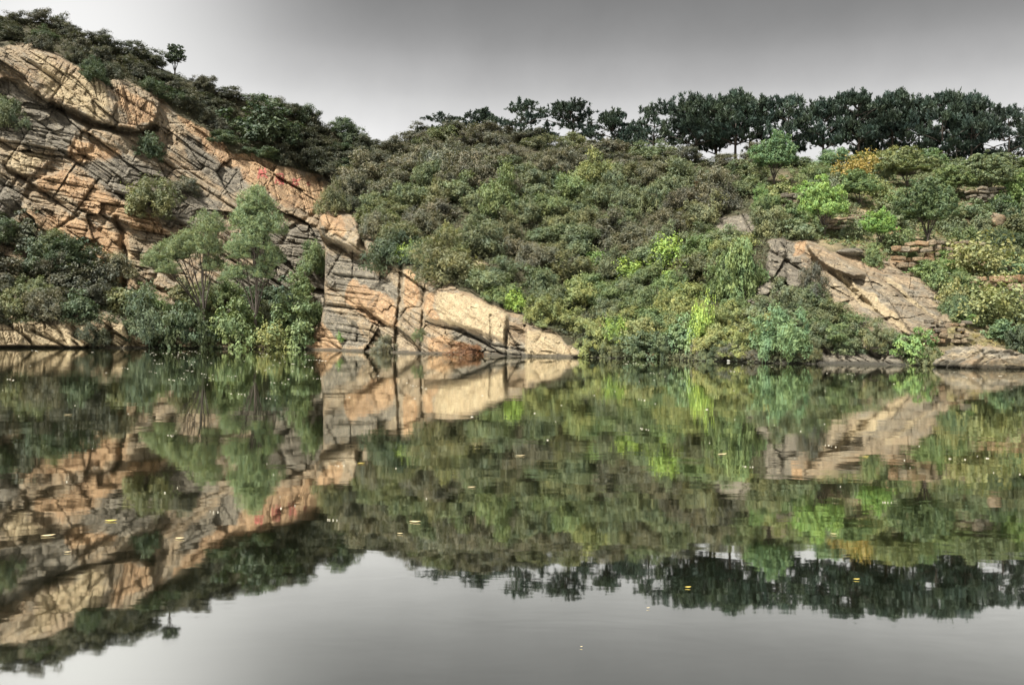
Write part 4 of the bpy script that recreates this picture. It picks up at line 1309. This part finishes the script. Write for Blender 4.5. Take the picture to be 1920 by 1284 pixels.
r = np.random.default_rng(88)
VV, FF, nv = [], [], 0
for i in range(170):
    u = r.random()
    px = r.uniform(-10, 1930); py = 0
    wl = np.interp(px, [0, 570, 760, 960, 1200, 1440, 1740, 1920], [653, 655, 663, 669, 674, 683, 692, 694])
    py = wl + 4 + 210 * r.random() ** 2.2
    if i < 60:
        px = r.uniform(280, 600); py = 660 + 60 * r.random() ** 1.3
    if i % 9 == 0:
        py = r.uniform(850, 1010)
    n = 1 if r.random() < .7 else 4
    for q in range(n):
        x = px + q * 5 * r.uniform(.6, 1.4); y = py + q * 1.2 * r.uniform(0, 1)
        D = float(water_depth(np.array([x]), np.array([y]))[0])
        p = world(np.array([x]), np.array([y]), np.array([D]))[0]
        L = r.uniform(1.0, 3.0) * D / F * (2.2 if r.random() < .15 and n == 1 else 1) * .5
        Wd = min(L * 0.6, 0.05); hh = 0.006 + 0.14 * D / F * r.uniform(.3, 1)
        an = r.uniform(-.3, .3); c, s = math.cos(an), math.sin(an)
        B8 = np.array([(-L, -Wd, 0), (L, -Wd, 0), (L, Wd, 0), (-L, Wd, 0), (-L * .8, -Wd * .7, hh), (L * .7, -Wd * .7, hh * .7), (L * .7, Wd * .7, hh * .6), (-L * .8, Wd * .7, hh)])
        B8 = B8 @ np.array([[c, s, 0], [-s, c, 0], [0, 0, 1]]) + np.array([p[0], p[1], 0.002])
        VV.append(B8)
        FF.append(np.array([[0, 1, 5, 4], [1, 2, 6, 5], [2, 3, 7, 6], [3, 0, 4, 7], [4, 5, 6, 7], [3, 2, 1, 0]]) + nv); nv += 8
M_SPECK = plain('pale_speck', (0.36, 0.34, 0.28), 0.6, 0.25, 20)
o = link('floating_specks', new_mesh('floating_specks', np.concatenate(VV), np.concatenate(FF), [M_SPECK]))
o['kind'] = 'stuff'; tag(o, 'countless pale specks of leaf and foam drifting on the pond', 'specks')

for nm, lab, px, py, w, h, m_, sd in [
    ('litter', 'white scrap of litter at the waterline below the mint-green bush', 1320, 676, 6, 4, M_WHITE, 701),
    ('litter', 'pale scrap of litter at the waterline left of the largest shore bush', 1366, 678, 6, 4, M_WHITE, 702),
    ('plastic_bag', 'crumpled white plastic bag among the plants above the pale boulder', 1872, 630, 11, 7, M_WHITE, 703),
    ('plastic_bottle', 'round orange-yellow object by the rubble pile', 1806, 628, 8, 9, M_GOURD, 704),  # small round orange-yellow piece, counted as litter
]:
    boulder(nm, lab, px, py, w, h, B, sd, cat=nm.split('_')[-1] if nm != 'plastic_bottle' else 'litter', mat_=m_, sub=3)

# ------------------------------------------------------------------ labels of the generic shrubs
MARKS = [
    ('the overhanging rock nose', 632, 425), ('the lone skyline tree', 328, 95), ('the red characters', 525, 335), ('the tall willow', 478, 470), ('the shorter willow', 360, 470),
    ('the big rounded bush', 942, 368), ('the orange rock at the shore', 1120, 622), ('the tan stone wall', 1760, 480), ('the pale boulder', 1830, 665), ('the leaning dark slab', 1555, 490),
    ('the yellow-leaved shrub', 1600, 310), ('the saddle in the skyline', 725, 262), ('the leftmost pine', 838, 232), ('the cream rock wall', 870, 585), ('the lime-green sapling', 1250, 474),
    ('the orange boulder', 1306, 346), ('the emerald bush', 1430, 370), ('the pointed lime-green sapling', 1312, 600), ('the left rock ledge', 60, 620), ('the largest hanging bush', 276, 365),
    ('the pale cliff slab', 120, 150), ('the spreading bare-stemmed pine', 1070, 225), ('the wide terrace tree', 1850, 340), ('the slender young tree', 1546, 395), ('the largest shore bush', 1470, 610),
    ('the yellow-green bush pair', 1838, 520), ('the bare slab ledges', 1690, 560), ('the layered leafy bush', 1395, 480), ('the pale yellow-green bush', 1108, 320), ('the wide olive bush', 842, 490),
]
used = {}
for rec in SHRUBS:
    o, px, py, w, h, c, k = rec
    best = min(MARKS, key=lambda t: math.hypot(t[1] - px, (t[2] - py) * 1.4))
    dx, dy = px - best[1], (py - best[2]) * 1.4
    rel = ('right of' if dx > 0 else 'left of') if abs(dx) > abs(dy) * 2 else (('below' if dy > 0 else 'above') if abs(dy) > abs(dx) * 2 else
          (('lower right of' if dx > 0 else 'lower left of') if dy > 0 else ('upper right of' if dx > 0 else 'upper left of')))
    shape = {'feathery': 'feathery', 'low': 'low spreading', 'broad': 'leafy', 'sprouting': 'sprouting', 'tall': 'upright'}[k]
    used.setdefault(f'{shape} {c} shrub {rel} {best[0]}', []).append(rec + (best,))
ORD = ['nearest', 'second nearest', 'third nearest', 'fourth nearest', 'fifth nearest', 'sixth nearest', 'seventh nearest', 'eighth nearest']
GR = {'olive': 'olive', 'dark olive': 'dark'}
for lab, recs in used.items():
    recs.sort(key=lambda t: math.hypot(t[1] - t[7][1], t[2] - t[7][2]))
    for i, t in enumerate(recs):
        L = lab if len(recs) == 1 else f'{lab}, {ORD[min(i, 7)]} of {len(recs)}'
        if len(L.replace('-', ' ').split()) > 16:
            L = L.split(' ', 1)[1]
        t[0]['label'] = L
        t[0]['group'] = 'shrubs covering the banks'

# ------------------------------------------------------------------ light
w = bpy.data.worlds.new('World'); S.world = w; w.use_nodes = True
nt = w.node_tree; nt.nodes.clear()
SUN_EL, SUN_AZ = math.radians(58), math.radians(232)    # azimuth clockwise from north (+Y): behind the viewer's left shoulder
out = N(nt, 'ShaderNodeOutputWorld')
sky = N(nt, 'ShaderNodeTexSky', sky_type='NISHITA', sun_disc=False, sun_elevation=SUN_EL, sun_rotation=SUN_AZ)
sky.air_density = 1.0; sky.dust_density = 6.0
bg1 = N(nt, 'ShaderNodeBackground', Strength=0.05)
bw = N(nt, 'ShaderNodeHueSaturation', Saturation=0.12); nt.links.new(sky.outputs[0], bw.inputs['Color']); nt.links.new(bw.outputs[0], bg1.inputs[0])
tc = N(nt, 'ShaderNodeTexCoord'); sp = N(nt, 'ShaderNodeSeparateXYZ'); nt.links.new(tc.outputs['Generated'], sp.inputs[0])
# overcast cloud deck: bright low band, a dark grey band above it; unseen part overhead and behind brightened as added fill light
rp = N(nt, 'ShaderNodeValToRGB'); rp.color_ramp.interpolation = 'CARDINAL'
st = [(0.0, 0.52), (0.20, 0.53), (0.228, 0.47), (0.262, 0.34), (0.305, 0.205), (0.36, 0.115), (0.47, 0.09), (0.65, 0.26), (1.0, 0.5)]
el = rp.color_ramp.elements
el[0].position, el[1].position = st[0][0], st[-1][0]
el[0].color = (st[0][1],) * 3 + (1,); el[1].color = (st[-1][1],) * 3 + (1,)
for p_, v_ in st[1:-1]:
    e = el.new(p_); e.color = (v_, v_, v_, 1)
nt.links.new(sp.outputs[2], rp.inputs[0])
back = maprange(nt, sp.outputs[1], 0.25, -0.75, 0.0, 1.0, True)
cl = maprange(nt, noise(nt, tc.outputs['Generated'], 5.0, 5, 0.6), 0.3, 0.7, 0.90, 1.10)
gd = unit(ray(np.array([110.0]), np.array([40.0]))[0])
dt = N(nt, 'ShaderNodeVectorMath', operation='DOT_PRODUCT'); nt.links.new(tc.outputs['Generated'], dt.inputs[0]); dt.inputs[1].default_value = tuple(float(x) for x in gd)
g0 = maprange(nt, dt.outputs['Value'], 0.85, 1.0, 0.0, 1.0)
pw = N(nt, 'ShaderNodeMath', operation='POWER'); nt.links.new(g0, pw.inputs[0]); pw.inputs[1].default_value = 10.0; g = pw.outputs[0]
front = mixc(nt, 1.0, rp.outputs[0], cl, 'MULTIPLY')
gm = N(nt, 'ShaderNodeMath', operation='MULTIPLY'); nt.links.new(g, gm.inputs[0]); gm.inputs[1].default_value = 0.85
c = mixc(nt, gm.outputs[0], front, (0.62, 0.62, 0.615))
g2 = maprange(nt, dt.outputs['Value'], 0.70, 0.985, 0.90, 0.96, True)
c = mixc(nt, 1.0, c, g2, 'MULTIPLY')
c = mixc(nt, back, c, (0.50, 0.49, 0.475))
c = mixc(nt, 1.0, c, (1.0, 0.995, 0.99), 'MULTIPLY')
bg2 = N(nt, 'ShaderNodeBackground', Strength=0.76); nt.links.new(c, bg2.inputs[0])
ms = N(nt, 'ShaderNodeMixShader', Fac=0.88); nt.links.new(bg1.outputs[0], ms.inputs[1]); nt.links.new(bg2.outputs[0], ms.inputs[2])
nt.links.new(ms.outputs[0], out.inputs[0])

sd = bpy.data.lights.new('sun', 'SUN'); sd.energy = 5.0; sd.angle = math.radians(4); sd.color = (1.0, 0.955, 0.88)
so = bpy.data.objects.new('sun', sd); COL.objects.link(so)
dv = Vector((math.sin(SUN_AZ) * math.cos(SUN_EL), math.cos(SUN_AZ) * math.cos(SUN_EL), math.sin(SUN_EL)))
so.rotation_euler = dv.to_track_quat('Z', 'Y').to_euler()
so.location = dv * 120

S.view_settings.view_transform = 'Standard'; S.view_settings.look = 'None'
S.view_settings.exposure = 1.3; S.view_settings.gamma = 1.0
S.cycles.max_bounces = 6; S.cycles.diffuse_bounces = 3; S.cycles.glossy_bounces = 3; S.cycles.transmission_bounces = 2
S.cycles.use_denoising = True
